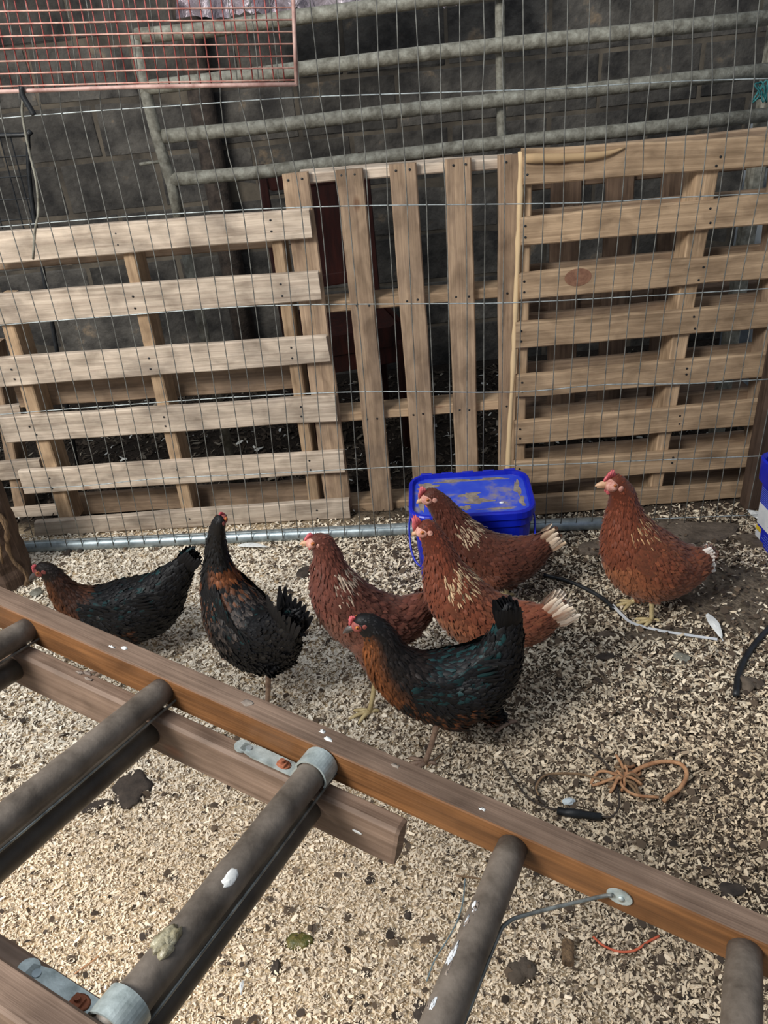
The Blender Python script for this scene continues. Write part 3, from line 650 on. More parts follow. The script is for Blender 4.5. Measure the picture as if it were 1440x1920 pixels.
# tabs round the rim and dried dirt on the lid
for k in range(5):
    G().add(*boxoid((-.13+.065*k, D_*.48, H_*1.0), np.array([1., 0, 0]), np.array([0, 1., 0]), Z3, .035, .008, .006)).obj('rim_tab', 'tubblue', lid)
g = G(); rs = random.Random(3)
def dirtpatch(cx, cy, rx, ry, sd):
    n = 22; v = [(cx, cy, H_*.9615)]; rr = random.Random(sd); ph = [rr.uniform(0, 6) for _ in range(3)]
    for k in range(n): a = 2*PI*k/n; q = 1+.22*math.sin(3*a+ph[0])+.18*math.sin(5*a+ph[1])+.12*math.sin(9*a+ph[2]); v.append((cx+rx*q*math.cos(a), cy+ry*q*math.sin(a), H_*.9590))
    g.add(v, [(0, 1+k, 1+(k+1) % n) for k in range(n)])
for c in ((-.145, -.02, .014, .05), (-.13, .07, .03, .02), (-.04, .094, .06, .009), (.07, .094, .05, .008), (.145, .03, .01, .045), (.15, -.05, .008, .03), (.0, .0, .03, .018), (.02, -.035, .04, .016), (-.02, -.07, .02, .012), (.08, -.085, .05, .006), (-.1, -.06, .018, .03)): dirtpatch(*c, int(abs(c[0])*999+abs(c[1])*777))
tag(g.obj('dried_dirt', 'dust', lid), kind='stuff')
G().add(*lump((.09, -.055, H_*.962), .008, .004, .003, 3, 2)).obj('white_speck', 'white', lid)
P = [(-W_*.487, -.01, H_*.84), (-W_*.51, -.05, H_*.70), (-W_*.50, -.10, H_*.5), (-W_*.44, -D_*.52, H_*.40), (-W_*.3, -D_*.535, H_*.36), (-.02, -D_*.53, H_*.34), (W_*.3, -D_*.535, H_*.38), (W_*.46, -D_*.5, H_*.5), (W_*.505, -.05, H_*.7), (W_*.487, -.01, H_*.84)]
G().add(*tube(smoothpath(P, 5), .0032, 7)).obj('handle', 'tubblue', tub, True)

tb = empty('plastic_tub', (1.208+.088, 1.872, 0), 'open blue plastic tub with a printed white and yellow label at the right edge', 'tub')
w2, d2, h2 = .285, .35, .29
G().add(*stack([(w2*.86, d2*.85, .03, .0), (w2*.87, d2*.86, .035, .008), (w2*.93, d2*.92, .04, h2*.72), (w2*1.0, d2*1.0, .05, h2*.74), (w2*1.02, d2*1.02, .05, h2*.98), (w2*.99, d2*.98, .048, h2), (w2*.95, d2*.93, .045, h2*.97), (w2*.88, d2*.86, .04, h2*.3)], cap1=True)).obj('tub_body', 'tubblue', tb, False)
def side_panel(name, z0, z1, y0, y1, mat, parent, eps=.001):
    def X_(z): return -(w2*(.87+.06*(z/(h2*.72))))/2-eps
    v = [(X_(z0), y0, z0), (X_(z0), y1, z0), (X_(z1), y1, z1), (X_(z1), y0, z1), (X_(z0)+.0008, y0, z0), (X_(z0)+.0008, y1, z0), (X_(z1)+.0008, y1, z1), (X_(z1)+.0008, y0, z1)]
    return G().add(v, [(0, 3, 2, 1), (4, 5, 6, 7), (0, 1, 5, 4), (1, 2, 6, 5), (2, 3, 7, 6), (3, 0, 4, 7)]).obj(name, mat, parent)
lb_ = side_panel('label', .064, .138, -.13, .128, 'label_white', tb)
side_panel('label_yellow_patch', .040, .055, .098, .128, 'label_yellow', lb_)
side_panel('label_small_panel', .012, .038, .098, .128, 'label_white', lb_)
g = G()
def prt(y0, y1, z, h):
    X0 = -(w2*(.87+.06*(z/(h2*.72))))/2-.0022; g.add([(X0, y0, z), (X0, y1, z), (X0-.0002, y1, z+h), (X0-.0002, y0, z+h)], [(0, 3, 2, 1)])
for k in range(9): prt(-.12+random.uniform(0, .06), .124, .145+k*.0062, .0022)
for k in range(5): prt(-.12, .09-random.uniform(0, .03), .014+k*.0085, .0022)
for k in range(3): prt(-.11, .06, .085+k*.012, .003)
tag(g.obj('small_print', 'label_lightblue', lb_), kind='stuff')

# ================================================================== LEFT POST (split log)
pg_ = gz(62, 1083); lpost = empty('log_post', pg_, 'split brown log post with bark on its edge standing at the left edge', 'post')
hgt = .375; n = 14; v = []; f = []
prof = [(-.24, -.06), (-.05, -.085), (.005, -.03), (-.01, .05), (-.24, .06)]
rs = random.Random(5)
for i in range(n+1):
    z = hgt*i/n-.01
    for (x, y) in prof: v.append((x+rs.uniform(-.004, .004)-.02*i/n*0, y+rs.uniform(-.004, .004), z+(rs.uniform(-.01, .01) if i == n else 0)))
f = [(4, 3, 2, 1, 0), tuple(n*5+k for k in range(5))]+[(i*5+k, i*5+(k+1) % 5, (i+1)*5+(k+1) % 5, (i+1)*5+k) for i in range(n) for k in range(5)]
uv = [(v[i][2], v[i][0]+v[i][1]) for q in f for i in q]
G().add(v, f, uv).obj('log', 'post', lpost)
P = [(-.006+.014*math.sin(z*33), -.05+.006*math.sin(z*51), z) for z in np.linspace(.0, hgt+.004, 16)]
G().add(*tube(P, [.0075*random.uniform(.6, 1.5) for _ in P], 7)).obj('bark', 'bark', lpost, True)
P = [(-.028+.008*math.sin(z*41), -.078, z) for z in np.linspace(.12, hgt, 10)]
G().add(*tube(P, [.004*random.uniform(.6, 1.4) for _ in P], 6)).obj('bark', 'bark', lpost, True)

# ================================================================== LADDER (two sections, lying nearly level in the foreground)
LO = np.array([-0.3238, 0.7885, 0.7292]); LR = np.array([.4637, .8709, -.1633]); LR /= np.linalg.norm(LR)
LS = np.array([.864, -.485, -.136]); LS -= LR*(LS@LR); LS /= np.linalg.norm(LS); LN = np.cross(LS, LR)
def lp(a, b, c): return LO+LS*a+LR*b+LN*c
lad = empty('extension_ladder', lp(0, -.2, -.05), 'old wooden extension ladder lying level across the foreground', 'ladder'); lo = np.array(lad.location)
def lbox(name, a0, a1, b0, b1, c0, c1, mat, bev=.10):
    return G().add(*boxoid(lp((a0+a1)/2, (b0+b1)/2, (c0+c1)/2), LS, LR, LN, a1-a0, b1-b0, c1-c0, bev)).obj(name, mat, lad, False, lo)
WID = .374
far = lbox('upper_stile', -1.35, 1.35, 0.0, .034, -.028, .019, 'stile_orange')
near = lbox('upper_stile', -1.35, 1.35, -WID-.034, -WID, -.028, .019, 'stile_worn')
lf = lbox('lower_stile', -1.35, .374, -.033, -.006, -.083, -.0225, 'stile_worn', .16)
ln_ = lbox('lower_stile', -1.35, .374, -WID+.006, -WID+.033, -.083, -.0225, 'stile_worn', .16)
# worn, weathered top edges of the far stile
tope = G().add(*boxoid(lp(0, .0172, .0187), LS, LR, LN, 2.7, .0335, .0016, .1)).obj('worn_edge', 'stile_worn', far, False, lo)
for k in range(-4, 5):
    a = .25*k
    P = [lp(a, t, -.003) for t in np.linspace(0.004, -WID-.004, 14)]
    rr = [.0172]+[.0182+random.uniform(-.0006, .0006) for _ in range(12)]+[.0172]
    r_ob = G().add(*tube(P, rr, 18)).obj('rung', 'rung', lad, True, lo)
    if k <= 1:
        P = [lp(a+.0035, t, -.052) for t in np.linspace(-.028, -WID+.028, 12)]
        G().add(*tube(P, .0175, 18)).obj('rung', 'rung_dark', lad, True, lo)
        G().add(*tube([lp(a+.021, .0, -.012), lp(a+.021, -.18, -.0135), lp(a+.021, -WID, -.012)], .0018, 7)).obj('tie_rod', 'rodm', lad, True, lo)
# bent flat tie from the far stile under the third rung
P = [lp(.615, -.004, -.0035), lp(.600, -.012, -.008), lp(.54, -.062, -.017), lp(.522, -.082, -.020), lp(.518, -.11, -.021), lp(.517, -.24, -.021), lp(.517, -WID, -.020)]
G().add(*tube(smoothpath(P, 5), .0023, 7)).obj('tie_rod', 'rodm', lad, True, lo)
def disc(c, u, w_, nrm, ru, rw, th, seg=16):
    v = []; 
    for s in (0, 1):
        for k in range(seg): a = 2*PI*k/seg; v.append(np.array(c)+u*ru*math.cos(a)+w_*rw*math.sin(a)+nrm*th*s)
    return v, [tuple(range(seg-1, -1, -1)), tuple(range(seg, 2*seg))]+[(k, (k+1) % seg, seg+(k+1) % seg, seg+k) for k in range(seg)]
rp = G().add(*disc(lp(.622, -.0008, -.004), LS, LN, -LR, .014, .010, .0015)).obj('rivet_plate', 'zinc', lad, False, lo)
G().add(*disc(lp(.624, -.002, -.005), LS, LN, -LR, .0035, .0035, .002, 10)).obj('rivet', 'zinc', rp, True, lo)
def bracket(b, lab):
    """galvanised hook plate screwed on the lower stile, hooked over the upper rung"""
    c = -.0222; hw = .0105; v = []; f = []
    path = []                                                        # outline (a along, height)
    A0 = .142; pts = [(A0, c+.0015), (A0+.02, c+.0015), (A0+.06, c+.0015), (.222, c+.0015)]
    for k in range(0, 22): th = PI-k*PI*1.12/21; pts.append((.25+.0205*math.cos(th)*1.0, -.003+.0205*math.sin(th)))
    path = pts; g = G(); n = len(path); v = []
    for i, (a, cc) in enumerate(path):
        t0 = np.array(path[min(i+1, n-1)])-np.array(path[max(i-1, 0)]); t0 /= np.linalg.norm(t0); nr = np.array([-t0[1], t0[0]])
        wv = hw*(.55 if i == 0 else (.9 if i == 1 and False else 1)); wv = hw*1.35 if i > 5 else wv
        for (s1, s2) in ((-1, 0), (1, 0), (1, 1), (-1, 1)):
            v.append(lp(a+nr[0]*.0026*s2, b+s1*wv, cc+nr[1]*.0026*s2))
    f = [(3, 2, 1, 0), tuple((n-1)*4+k for k in range(4))]+[(i*4+k, i*4+(k+1) % 4, (i+1)*4+(k+1) % 4, (i+1)*4+k) for i in range(n-1) for k in range(4)]
    o = g.add(v, f).obj('hook_bracket', 'zinc', lad, False, lo); o['label'] = lab
    G().add(*disc(lp(A0, b, c+.0012), LS, LR, LN, .0105, hw, .0029)).obj('plate_end', 'zinc', o, False, lo)
    G().add(*disc(lp(.152, b, c+.0042), LS, LR, LN, .0042, .0042, .0012, 12)).obj('screw', 'galv', o, False, lo)
    G().add(*boxoid(lp(.203, b-.001, c+.0055), LS, LR, LN, .011, .011, .005, .15)).obj('nut', 'rust', o, False, lo)
    G().add(*disc(lp(.203, b-.001, c+.008), LS, LR, LN, .003, .003, .004, 10)).obj('bolt', 'rust', o, False, lo)
    v, f = sphere(lp(.205, b, c+.0042), (LS*.010, LR*.008, LN*.0006), 14, 4); G().add(v, f).obj('rust_stain', 'rust', o, True, lo)
bracket(-.0165, 'galvanised hook bracket with a rusty bolt on the far stile'); bracket(-WID+.018, 'galvanised hook bracket with a rusty nut on the near stile')
# dried paint, droppings and pale specks on the rungs
def on_rung(k, b, ang, r1, r2, mat, name, seed, h=.0012):
    up = LN*math.cos(ang)+LS*math.sin(ang); sd = np.cross(LR, up); c = lp(.25*k, b, -.003)+up*.0181
    v, f = sphere(c, (LR*r1, sd*r2, up*h), 14, 6); rr = random.Random(seed); v = [q+LR*rr.uniform(-.0015, .0015)+sd*rr.uniform(-.001, .001) for q in v]
    return G().add(v, f).obj(name, mat, lad, True, lo)
on_rung(1, -.205, .45, .013, .006, 'white', 'paint_spot', 1)
for q in range(7):
    on_rung(1, -.292+.006*(q % 3)-.003*q/3, -.2+.22*(q-3)*.6, .009+.003*(q % 2), .006, 'wetdrop', 'dropping', q+5, .005)
on_rung(1, -.289, -.75, .009, .003, 'white', 'dropping', 22, .003)
rq = random.Random(12)
for q in range(16):  # pale specks along one side of the third rung
    b_ = -.10-.17*rq.random(); on_rung(2, b_, -.75+rq.uniform(-.25, .25), rq.uniform(.003, .011), rq.uniform(.0012, .003), 'label_white' if q % 3 else 'dust', 'pale_speck', 100+q, .0006)
def on_stile(a, b, r1, r2, mat, name, seed, c=.0195, h=.0007, nrm=None):
    v, f = sphere(lp(a, b, c), (LS*r1, LR*r2, LN*h), 12, 4); rr = random.Random(seed); v = [q+LS*rr.uniform(-.0016, .0016)+LR*rr.uniform(-.0016, .0016) for q in v]
    return G().add(v, f).obj(name, mat, lad, True, lo)
for i, (a, b, r1, r2, m) in enumerate(((-.10, .012, .006, .003, 'white'), (-.085, .020, .005, .003, 'white'), (.125, .018, .008, .007, 'dust'), (.235, .024, .004, .003, 'white'), (.248, .016, .006, .003, 'white'), (.455, .012, .004, .002, 'white'), (.34, .02, .005, .003, 'dust'))): on_stile(a, b, r1, r2, m, 'pale_speck', i+50)
for i, (a, b) in enumerate(((-.135, -.016), (-.115, -.02), (-.125, -.012))): on_stile(a, b, .007, .003, 'dust', 'pale_speck', i+70, -.0218)
v, f = sphere(lp(.322, -.0336, -.052), (LS*.007, LR*.0006, LN*.0022), 12, 5); G().add(v, f).obj('pale_speck', 'white', lad, True, lo)

# ================================================================== HENS
def catmull(P, m):
    P = [np.array(p, float) for p in P]; return np.array(smoothpath(P, m))
def feather_mesh(name, fe, mat, parent):
    """fe: list of (p, dir, nrm, len, wid, colA, colB)"""
    k = len(fe); p = np.array([q[0] for q in fe]); d = np.array([q[1] for q in fe]); n = np.array([q[2] for q in fe]); L = np.array([q[3] for q in fe]); W = np.array([q[4] for q in fe])
    ca = np.array([q[5] for q in fe]); cb = np.array([q[6] for q in fe])
    d /= np.linalg.norm(d, axis=1)[:, None]+1e-9; s = np.cross(d, n); s /= np.linalg.norm(s, axis=1)[:, None]+1e-9; u = np.cross(s, d)
    prof = [(0, .25, 0, -.10), (.32, .95, .05, 0), (.7, .98, .05, .25), (1.0, .30, 0.0, .8)]
    V = np.zeros((k, 12, 3)); Cc = np.ones((k, 12, 4), np.float32)
    for i, (t, w_, cv, mixv) in enumerate(prof):
        ctr = p+d*(L*t)[:, None]+u*(L*(.09*math.sin(t*2.2)-.02))[:, None]
        for j, sg in enumerate((-1, 0, 1)):
            back = -.10*L if (abs(sg) and i in (2,)) else 0*L
            V[:, i*3+j] = ctr+s*(W*.5*w_*sg)[:, None]-u*(W*.16*abs(sg))[:, None]+d*np.asarray(back)[:, None]
            m = min(1, max(0, mixv+(.35 if sg else 0))); Cc[:, i*3+j, :3] = ca*(1-m)+cb*m
    q = []
    for i in range(3):
        for j in range(2): q.append([i*3+j, i*3+j+1, (i+1)*3+j+1, (i+1)*3+j])
    q = np.array(q); F_ = (np.arange(k)[:, None, None]*12+q[None]).reshape(-1, 4)
    me = bpy.data.meshes.new(name); me.from_pydata(V.reshape(-1, 3).tolist(), [], F_.tolist()); me.update()
    me.polygons.foreach_set('use_smooth', [True]*len(me.polygons))
    at = me.color_attributes.new('col', 'FLOAT_COLOR', 'POINT'); at.data.foreach_set('color', Cc.ravel()); me.materials.append(M[mat])
    o = bpy.data.objects.new(name, me); COL.objects.link(o); o.parent = parent; return o
def c3(*c): return np.array(lin(c))
def hen(label, gpx, heading, st, beakpx, pal, tail, legs, comb=1.0, look=None, nf=9000, dens=1.0, scale_w=1.0, bodylat=None, group=None, wingc=(.50, .30), faceside=True, dark=False, seed=1, comb_tint=None):
    rs = np.random.default_rng(seed); g0 = gz(*gpx); h = np.array([heading[0], heading[1], 0.]); h /= np.linalg.norm(h); Ld = np.cross(Z3, h)
    root = empty('hen', (g0[0], g0[1], 0), label, 'hen', None, math.atan2(h[1], h[0]))
    nrm = Ld
    def loc(x, y, off=0.0):
        dd = ray(x, y); t = ((g0+Ld*off-CAMC)@nrm)/(dd@nrm); w_ = CAMC+dd*t; q = w_-g0
        return np.array([q@h, q@Ld, q[2]]), zc(w_)
    S = []; 
    for (x, y, r) in st:
        p, z = loc(x, y); S.append((p[0], 0.0, p[2], r*z/F*.93))
    S = catmull(S, 9); nS = len(S); par = np.linspace(0, 1, nS); C_ = S[:, :3]; R_ = S[:, 3]
    Tn = np.gradient(C_, axis=0); Tn /= np.linalg.norm(Tn, axis=1)[:, None]
    latk = np.interp(par, [0, .12, .35, .6, .8, 1], bodylat or [.80, .80, .86, .92, .72, .35])*scale_w
    bm = bmesh.new(); 
    def addsph(c, rx, ry, rz, tang=None):
        ret = bmesh.ops.create_icosphere(bm, subdivisions=3, radius=1.0)
        t = tang if tang is not None else np.array([1., 0, 0]); b = np.array([0, 1., 0]); nn = np.cross(t, b)
        for v in ret['verts']:
            p = np.array(v.co); q = np.array(c)+t*p[0]*rx+b*p[1]*ry+nn*p[2]*rz; v.co = tuple(q)
    for i in range(0, nS, 2): addsph(C_[i], max(R_[i]*.9, .012), R_[i]*latk[i], R_[i], Tn[i])
    legdata = []
    for (hp, fp, side) in legs:
        foot, _ = loc(fp[0], fp[1], side*.045); foot[2] = .008
        hock, _ = loc(hp[0], hp[1], side*.045)
        th = np.array([hock[0]*.6+(C_[int(nS*.62)][0])*.4, side*.042, hock[2]+.05]); top = np.array([C_[int(nS*.58)][0], side*.035, C_[int(nS*.58)][2]-R_[int(nS*.58)]*.45])
        for t in np.linspace(0, 1, 7):
            c = top*(1-t)+np.array([hock[0], side*.045, hock[2]+.012])*t; addsph(c, .046*(1-t)+.015*t, .038*(1-t)+.014*t, .046*(1-t)+.016*t)
        legdata.append((hock, foot, side))
    me = bpy.data.meshes.new('body'); bm.to_mesh(me); bm.free(); ob = bpy.data.objects.new('body', me); COL.objects.link(ob)
    md = ob.modifiers.new('r', 'REMESH'); md.mode = 'VOXEL'; md.voxel_size = .0055
    ms = ob.modifiers.new('s', 'SMOOTH'); ms.iterations = 9; ms.factor = .6
    dg = bpy.context.evaluated_depsgraph_get(); me2 = bpy.data.meshes.new_from_object(ob.evaluated_get(dg)); ob.modifiers.clear(); ob.data = me2; ob.parent = root
    bpy.data.meshes.remove(me); me2.name = 'body'
    me2.polygons.foreach_set('use_smooth', [True]*len(me2.polygons)); me2.materials.clear(); me2.materials.append(M[pal['mat']])
    nv = len(me2.vertices); co = np.zeros(nv*3); me2.vertices.foreach_get('co', co); co = co.reshape(-1, 3)
    def param(P):
        dd = ((P[:, None, :]-C_[None])/R_[None, :, None])**2; k = dd.sum(2).argmin(1); rel = P-C_[k]; T = Tn[k]
        up = np.stack([-T[:, 2]*0+T[:, 2], 0*T[:, 0], -T[:, 0]], 1)          # in-plane normal (towards the back)
        up *= np.sign(up[:, 2:3]+1e-6)*1.0
        v_ = (rel*up).sum(1)/R_[k]; return par[k], v_, k
    s_, v_, k_ = param(co); cols = np.array([pal['f'](a, b, co[i], rs)[0] for i, (a, b) in enumerate(zip(s_, v_))])
    at = me2.color_attributes.new('col', 'FLOAT_COLOR', 'POINT'); cc = np.ones((nv, 4), np.float32); cc[:, :3] = cols*.75; at.data.foreach_set('color', cc.ravel())
    # plumage
    npoly = len(me2.polygons); pc_ = np.zeros(npoly*3); me2.polygons.foreach_get('center', pc_); pc_ = pc_.reshape(-1, 3); pn = np.zeros(npoly*3); me2.polygons.foreach_get('normal', pn); pn = pn.reshape(-1, 3)
    idx = rs.choice(npoly, int(nf*1.2)); s_, v_, k_ = param(pc_[idx]); fe = []
    order = np.arange(len(idx))
    hd = C_[0]
    face_r = R_[0]
    bdir = None
    bp_, _ = loc(*beakpx); bdir = bp_-hd; bdir[1] = 0
    if look is not None: bdir = np.array(look, float)
    bl = np.linalg.norm(bp_-hd); bdir = bdir/np.linalg.norm(bdir)
    for i, ix in enumerate(idx):
        p = pc_[ix]; n = pn[ix]; s = s_[i]; t = Tn[k_[i]].copy()
        if p[2] < .03: continue
        if s < .12 and (p-hd)@bdir > face_r*.30 and abs(p[2]-hd[2]) < face_r*.8: continue       # bare face
        if s < .55 and s > .12: t = t*.8+np.array([-.1, 0, -.35])
        d_ = t-n*(t@n)
        if np.linalg.norm(d_) < .15: d_ = np.array([-.5, 0, -.5])-n*(n@np.array([-.5, 0, -.5]))
        d_ /= np.linalg.norm(d_)+1e-9; d_ = d_+n*.06+rs.normal(0, .10, 3)
        L = float(np.interp(s, [0, .1, .25, .4, .7, 1], [.008, .011, .022, .024, .026, .034]))*rs.uniform(.8, 1.2)
        W = float(np.interp(s, [0, .1, .25, .4, .7, 1], [.004, .005, .0062, .009, .0135, .014]))*rs.uniform(.8, 1.2)
        a, b, *wf_ = pal['f'](s, v_[i], p, rs)
        if wf_: W *= wf_[0]; n = n+0; p = p+n*.0015
        fe.append((p-n*.001, d_, n, L, W, a, b))
    # wings: rows of coverts over a flattened shield, long quills at the tip
    wfe = {1: [], -1: []}
    ic = int(nS*wingc[0]); ie = int(nS*min(.97, wingc[0]+wingc[1])); ib = int(nS*max(.0, wingc[0]-.12))
    for side in (1, -1):
        A0 = C_[ib]*.5+C_[ic]*.5+np.array([0, 0, R_[ic]*.30]); A1 = C_[ie]+np.array([0, 0, R_[ie]*.25]); ax = A1-A0; WL = np.linalg.norm(ax); ax /= WL
        upv = np.cross(ax, np.array([0, 1., 0])); upv *= np.sign(upv[2]); lat = np.array([0, side*1.0, 0])
        hw = R_[ic]*.62; g = G(); nu, nv_ = 16, 10; v = []
        def surf(a, b):                                   # a 0..1 along, b -1..1 across
            tt = .04+a*.92; half = hw*math.sin(PI*min(1, (tt*.93+.07))**.75)**.6*(1 if tt < .5 else 1-.45*(tt-.5)/.5)
            k = int(np.clip(ib+(ie-ib)*tt*.9, 0, nS-1)); k2 = int(np.clip((ib+ic)//2+(ie-(ib+ic)//2)*a, 0, nS-1))
            pos = A0+ax*(WL*(a-.08))+upv*(half*b-.12*hw*a)
            rel = (pos[2]-C_[k2][2])/max(R_[k2], 1e-3); rel = max(-.80, min(.70, rel)); yy = R_[k2]*latk[k2]*math.sqrt(1-rel*rel)
            pos = pos.copy(); pos[2] = C_[k2][2]+rel*R_[k2]; pos[1] = side*(max(yy, .010)+.004*(1-abs(b))-.002); return pos
        for i in range(nu+1):
            for j in range(nv_+1): v.append(surf(i/nu, -1+2*j/nv_))
        vi = [q-lat*.012 for q in v]; nn_ = len(v)
        f = []
        for i in range(nu):
            for j in range(nv_):
                a = i*(nv_+1)+j; q = (a, a+1, a+nv_+2, a+nv_+1); f.append(q if side < 0 else q[::-1]); q2 = tuple(nn_+z for z in q); f.append(q2[::-1] if side < 0 else q2)
        g.add(v+vi, f)
        wo_ = g.obj('wing', pal['mat'], root, True); wc_ = np.ones((len(v+vi), 4), np.float32); wc_[:, :3] = pal['wing'](.3, rs)[0]*.6; at = wo_.data.color_attributes.new('col', 'FLOAT_COLOR', 'POINT'); at.data.foreach_set('color', wc_.ravel())
        wf = []
        for i in range(21):
            a = i/21; nrow = 12 if a < .6 else 9
            for j in range(nrow):
                b = -.92+1.84*(j+.5*(i % 2))/nrow; p = surf(min(1, a+rs.uniform(-.02, .02)), b); L = .022+.045*max(0, a-.25); W = .0125+.003*a
                dv = surf(min(1, a+.08), b*.95)-p; dv /= np.linalg.norm(dv)+1e-9; dv = dv-upv*.10*(b < 0)+rs.normal(0, .04, 3)
                ca, cb = pal['wing'](a, rs); wf.append((p+lat*.002, dv, lat*1.0+upv*.15, L*rs.uniform(.9, 1.1), W, ca, cb))
        for j in range(6):
            b = -.75+.22*j; p = surf(.72, b); dv = ax-upv*(.10-.05*j); ca, cb = pal['wing'](.95, rs); wf.append((p+lat*.002, dv, lat, .060-.004*j, .012, ca, cb))
        feather_mesh('wing_feathers', wf, pal['mat'], wo_)['kind'] = 'stuff'
    o = feather_mesh('plumage', fe, pal['mat'], root); o['kind'] = 'stuff'
    # tail
    tf = []; tb_ = C_[-4]; tipp, _ = loc(*tail['tip']); tdir = tipp-tb_; TL_ = np.linalg.norm(tdir); tdir /= TL_; fan = tail.get('fan', .5); nt_ = tail.get('n', 12)
    upt = np.cross(tdir, np.array([0, 1., 0])); upt *= np.sign(upt[2]+1e-6)
    for side in (-1, 1):
        for j in range(nt_):
            t = j/(nt_-1)-.5; dv = tdir+upt*fan*t*1.0+np.array([0, side*.16*(1-abs(t)), 0]); st_ = tb_-tdir*.02+upt*R_[-4]*t*.9+np.array([0, side*.008, 0])
            ca, cb = pal['tail'](t, rs); tf.append((st_, dv, np.array([0, side*1., 0])+upt*.2, TL_*rs.uniform(.86, 1.06)+.02, .024, ca, cb))
    for j in range(16):
        t = rs.uniform(-.5, .5); dv = tdir+upt*fan*t+rs.normal(0, .15, 3); ca, cb = pal['tail'](t*.5-1, rs); tf.append((tb_+tdir*.0+upt*R_[-4]*t, dv, np.array([0, rs.choice([-1, 1])*1., .3]), TL_*.6, .022, ca, cb))
    feather_mesh('tail', tf, pal['mat'], root)
    # head parts
    hr = face_r; side_v = np.cross(Z3, bdir); side_v /= np.linalg.norm(side_v); hu = np.cross(bdir, side_v); hu *= np.sign(hu[2])
    base = hd+bdir*hr*.62-hu*hr*.08; tip = hd+bdir*max(bl, hr*1.5)-hu*0.0
    tipv = tip-hu*.004; P = [base, base*.6+tip*.4+hu*.0015, base*.25+tip*.75, tipv]
    G().add(*tube(smoothpath(P, 3), list(np.interp(np.linspace(0, 1, 10), [0, .4, .75, 1], [hr*.38, hr*.30, hr*.17, .0008])), 10)).obj('beak', pal.get('beak', 'beak'), root, True)
    b2 = base-hu*hr*.20; P = [b2, b2*.5+(tip-hu*hr*.2)*.5, tip-hu*.008-bdir*.006]
    G().add(*tube(smoothpath(P, 3), list(np.interp(np.linspace(0, 1, 7), [0, .5, 1], [hr*.24, hr*.16, .001])), 8)).obj('lower_beak', pal.get('beak', 'beak'), root, True)
    # face skin: one mask wrapped round the front of the head
    v, f = sphere(hd+bdir*hr*.42-hu*hr*.06, (bdir*hr*.72, side_v*hr*.88, hu*hr*.66), 18, 12); G().add(v, f).obj('face_skin', pal.get('face', 'face'), root, True)
    for sd in (-1, 1):
        e0 = hd+bdir*hr*.40+side_v*sd*hr*.81+hu*hr*.20
        v, f = sphere(e0, (bdir*.0046, side_v*.0034, hu*.0046), 12, 8); eo = G().add(v, f).obj('eye', 'iris', root, True)
        v, f = sphere(e0+side_v*sd*.0018, (bdir*.0024, side_v*.0020, hu*.0024), 10, 6); G().add(v, f).obj('pupil', 'pupil', eo, True)
        v, f = sphere(hd-bdir*hr*.22+side_v*sd*hr*.80-hu*hr*.18, (bdir*hr*.26, side_v*hr*.09, hu*hr*.30), 10, 8); G().add(v, f).obj('ear_lobe', pal.get('face', 'face'), root, True)
        wl = hd+bdir*hr*.62+side_v*sd*hr*.22-hu*hr*.72; v, f = sphere(wl, (bdir*hr*.30*comb, side_v*hr*.09, hu*hr*.36*comb), 12, 8); G().add(v, f).obj('wattle', 'comb', root, True)
    # comb: serrated blade
    n = 15; v = []; 
    for i in range(n):
        t = i/(n-1); a = hd+bdir*hr*(1.22-1.05*t)+hu*hr*(.16+.72*math.sin(PI*(.08+t*.5))); hh = hr*comb*.78*math.sin(PI*(.08+.86*t))*(1 if i % 3 == 1 else .76); 
        for sg in (-1, 1): v.append(a+side_v*sg*hr*.13-hu*.004)
        for sg in (-1, 1): v.append(a+side_v*sg*hr*.06+hu*hh-bdir*hh*.15)
    f = []
    for i in range(n-1):
        a = i*4; b = a+4; f += [(a, b, b+2, a+2), (a+1, a+3, b+3, b+1), (a+2, b+2, b+3, a+3), (a, a+1, b+1, b)]
    f += [(0, 2, 3, 1), tuple((n-1)*4+q for q in (0, 1, 3, 2))]
    G().add(v, f).obj('comb', 'comb', root, True)
    # legs
    for (hock, foot, sd) in legdata:
        hk = np.array([hock[0], sd*.045, hock[2]]); ft = np.array([foot[0], sd*.045, .012])
        lg = G(); lg.add(*tube(smoothpath([hk+np.array([0, 0, .012]), hk*.5+ft*.5, ft], 3), [.0085, .0075, .0068, .0064, .0062, .0062, .0075], 9))
        for k, (ang, ln) in enumerate(((-.55, .046), (0.0, .058), (.55, .046), (PI-.2*sd, .026))):
            dx, dy = math.cos(ang), math.sin(ang); a0 = ft+np.array([0, 0, -.002]); P = [a0, a0+np.array([dx, dy, .08])*ln*.35, a0+np.array([dx, dy, -.04])*ln*.7, a0+np.array([dx*ln, dy*ln, -.006])]
            lg.add(*tube(smoothpath(P, 3), list(np.interp(np.linspace(0, 1, 10), [0, .7, .85, 1], [.0062, .0048, .0036, .0007])), 7))
        lg.obj('leg', pal.get('leg', 'shank'), root, True)
    return root

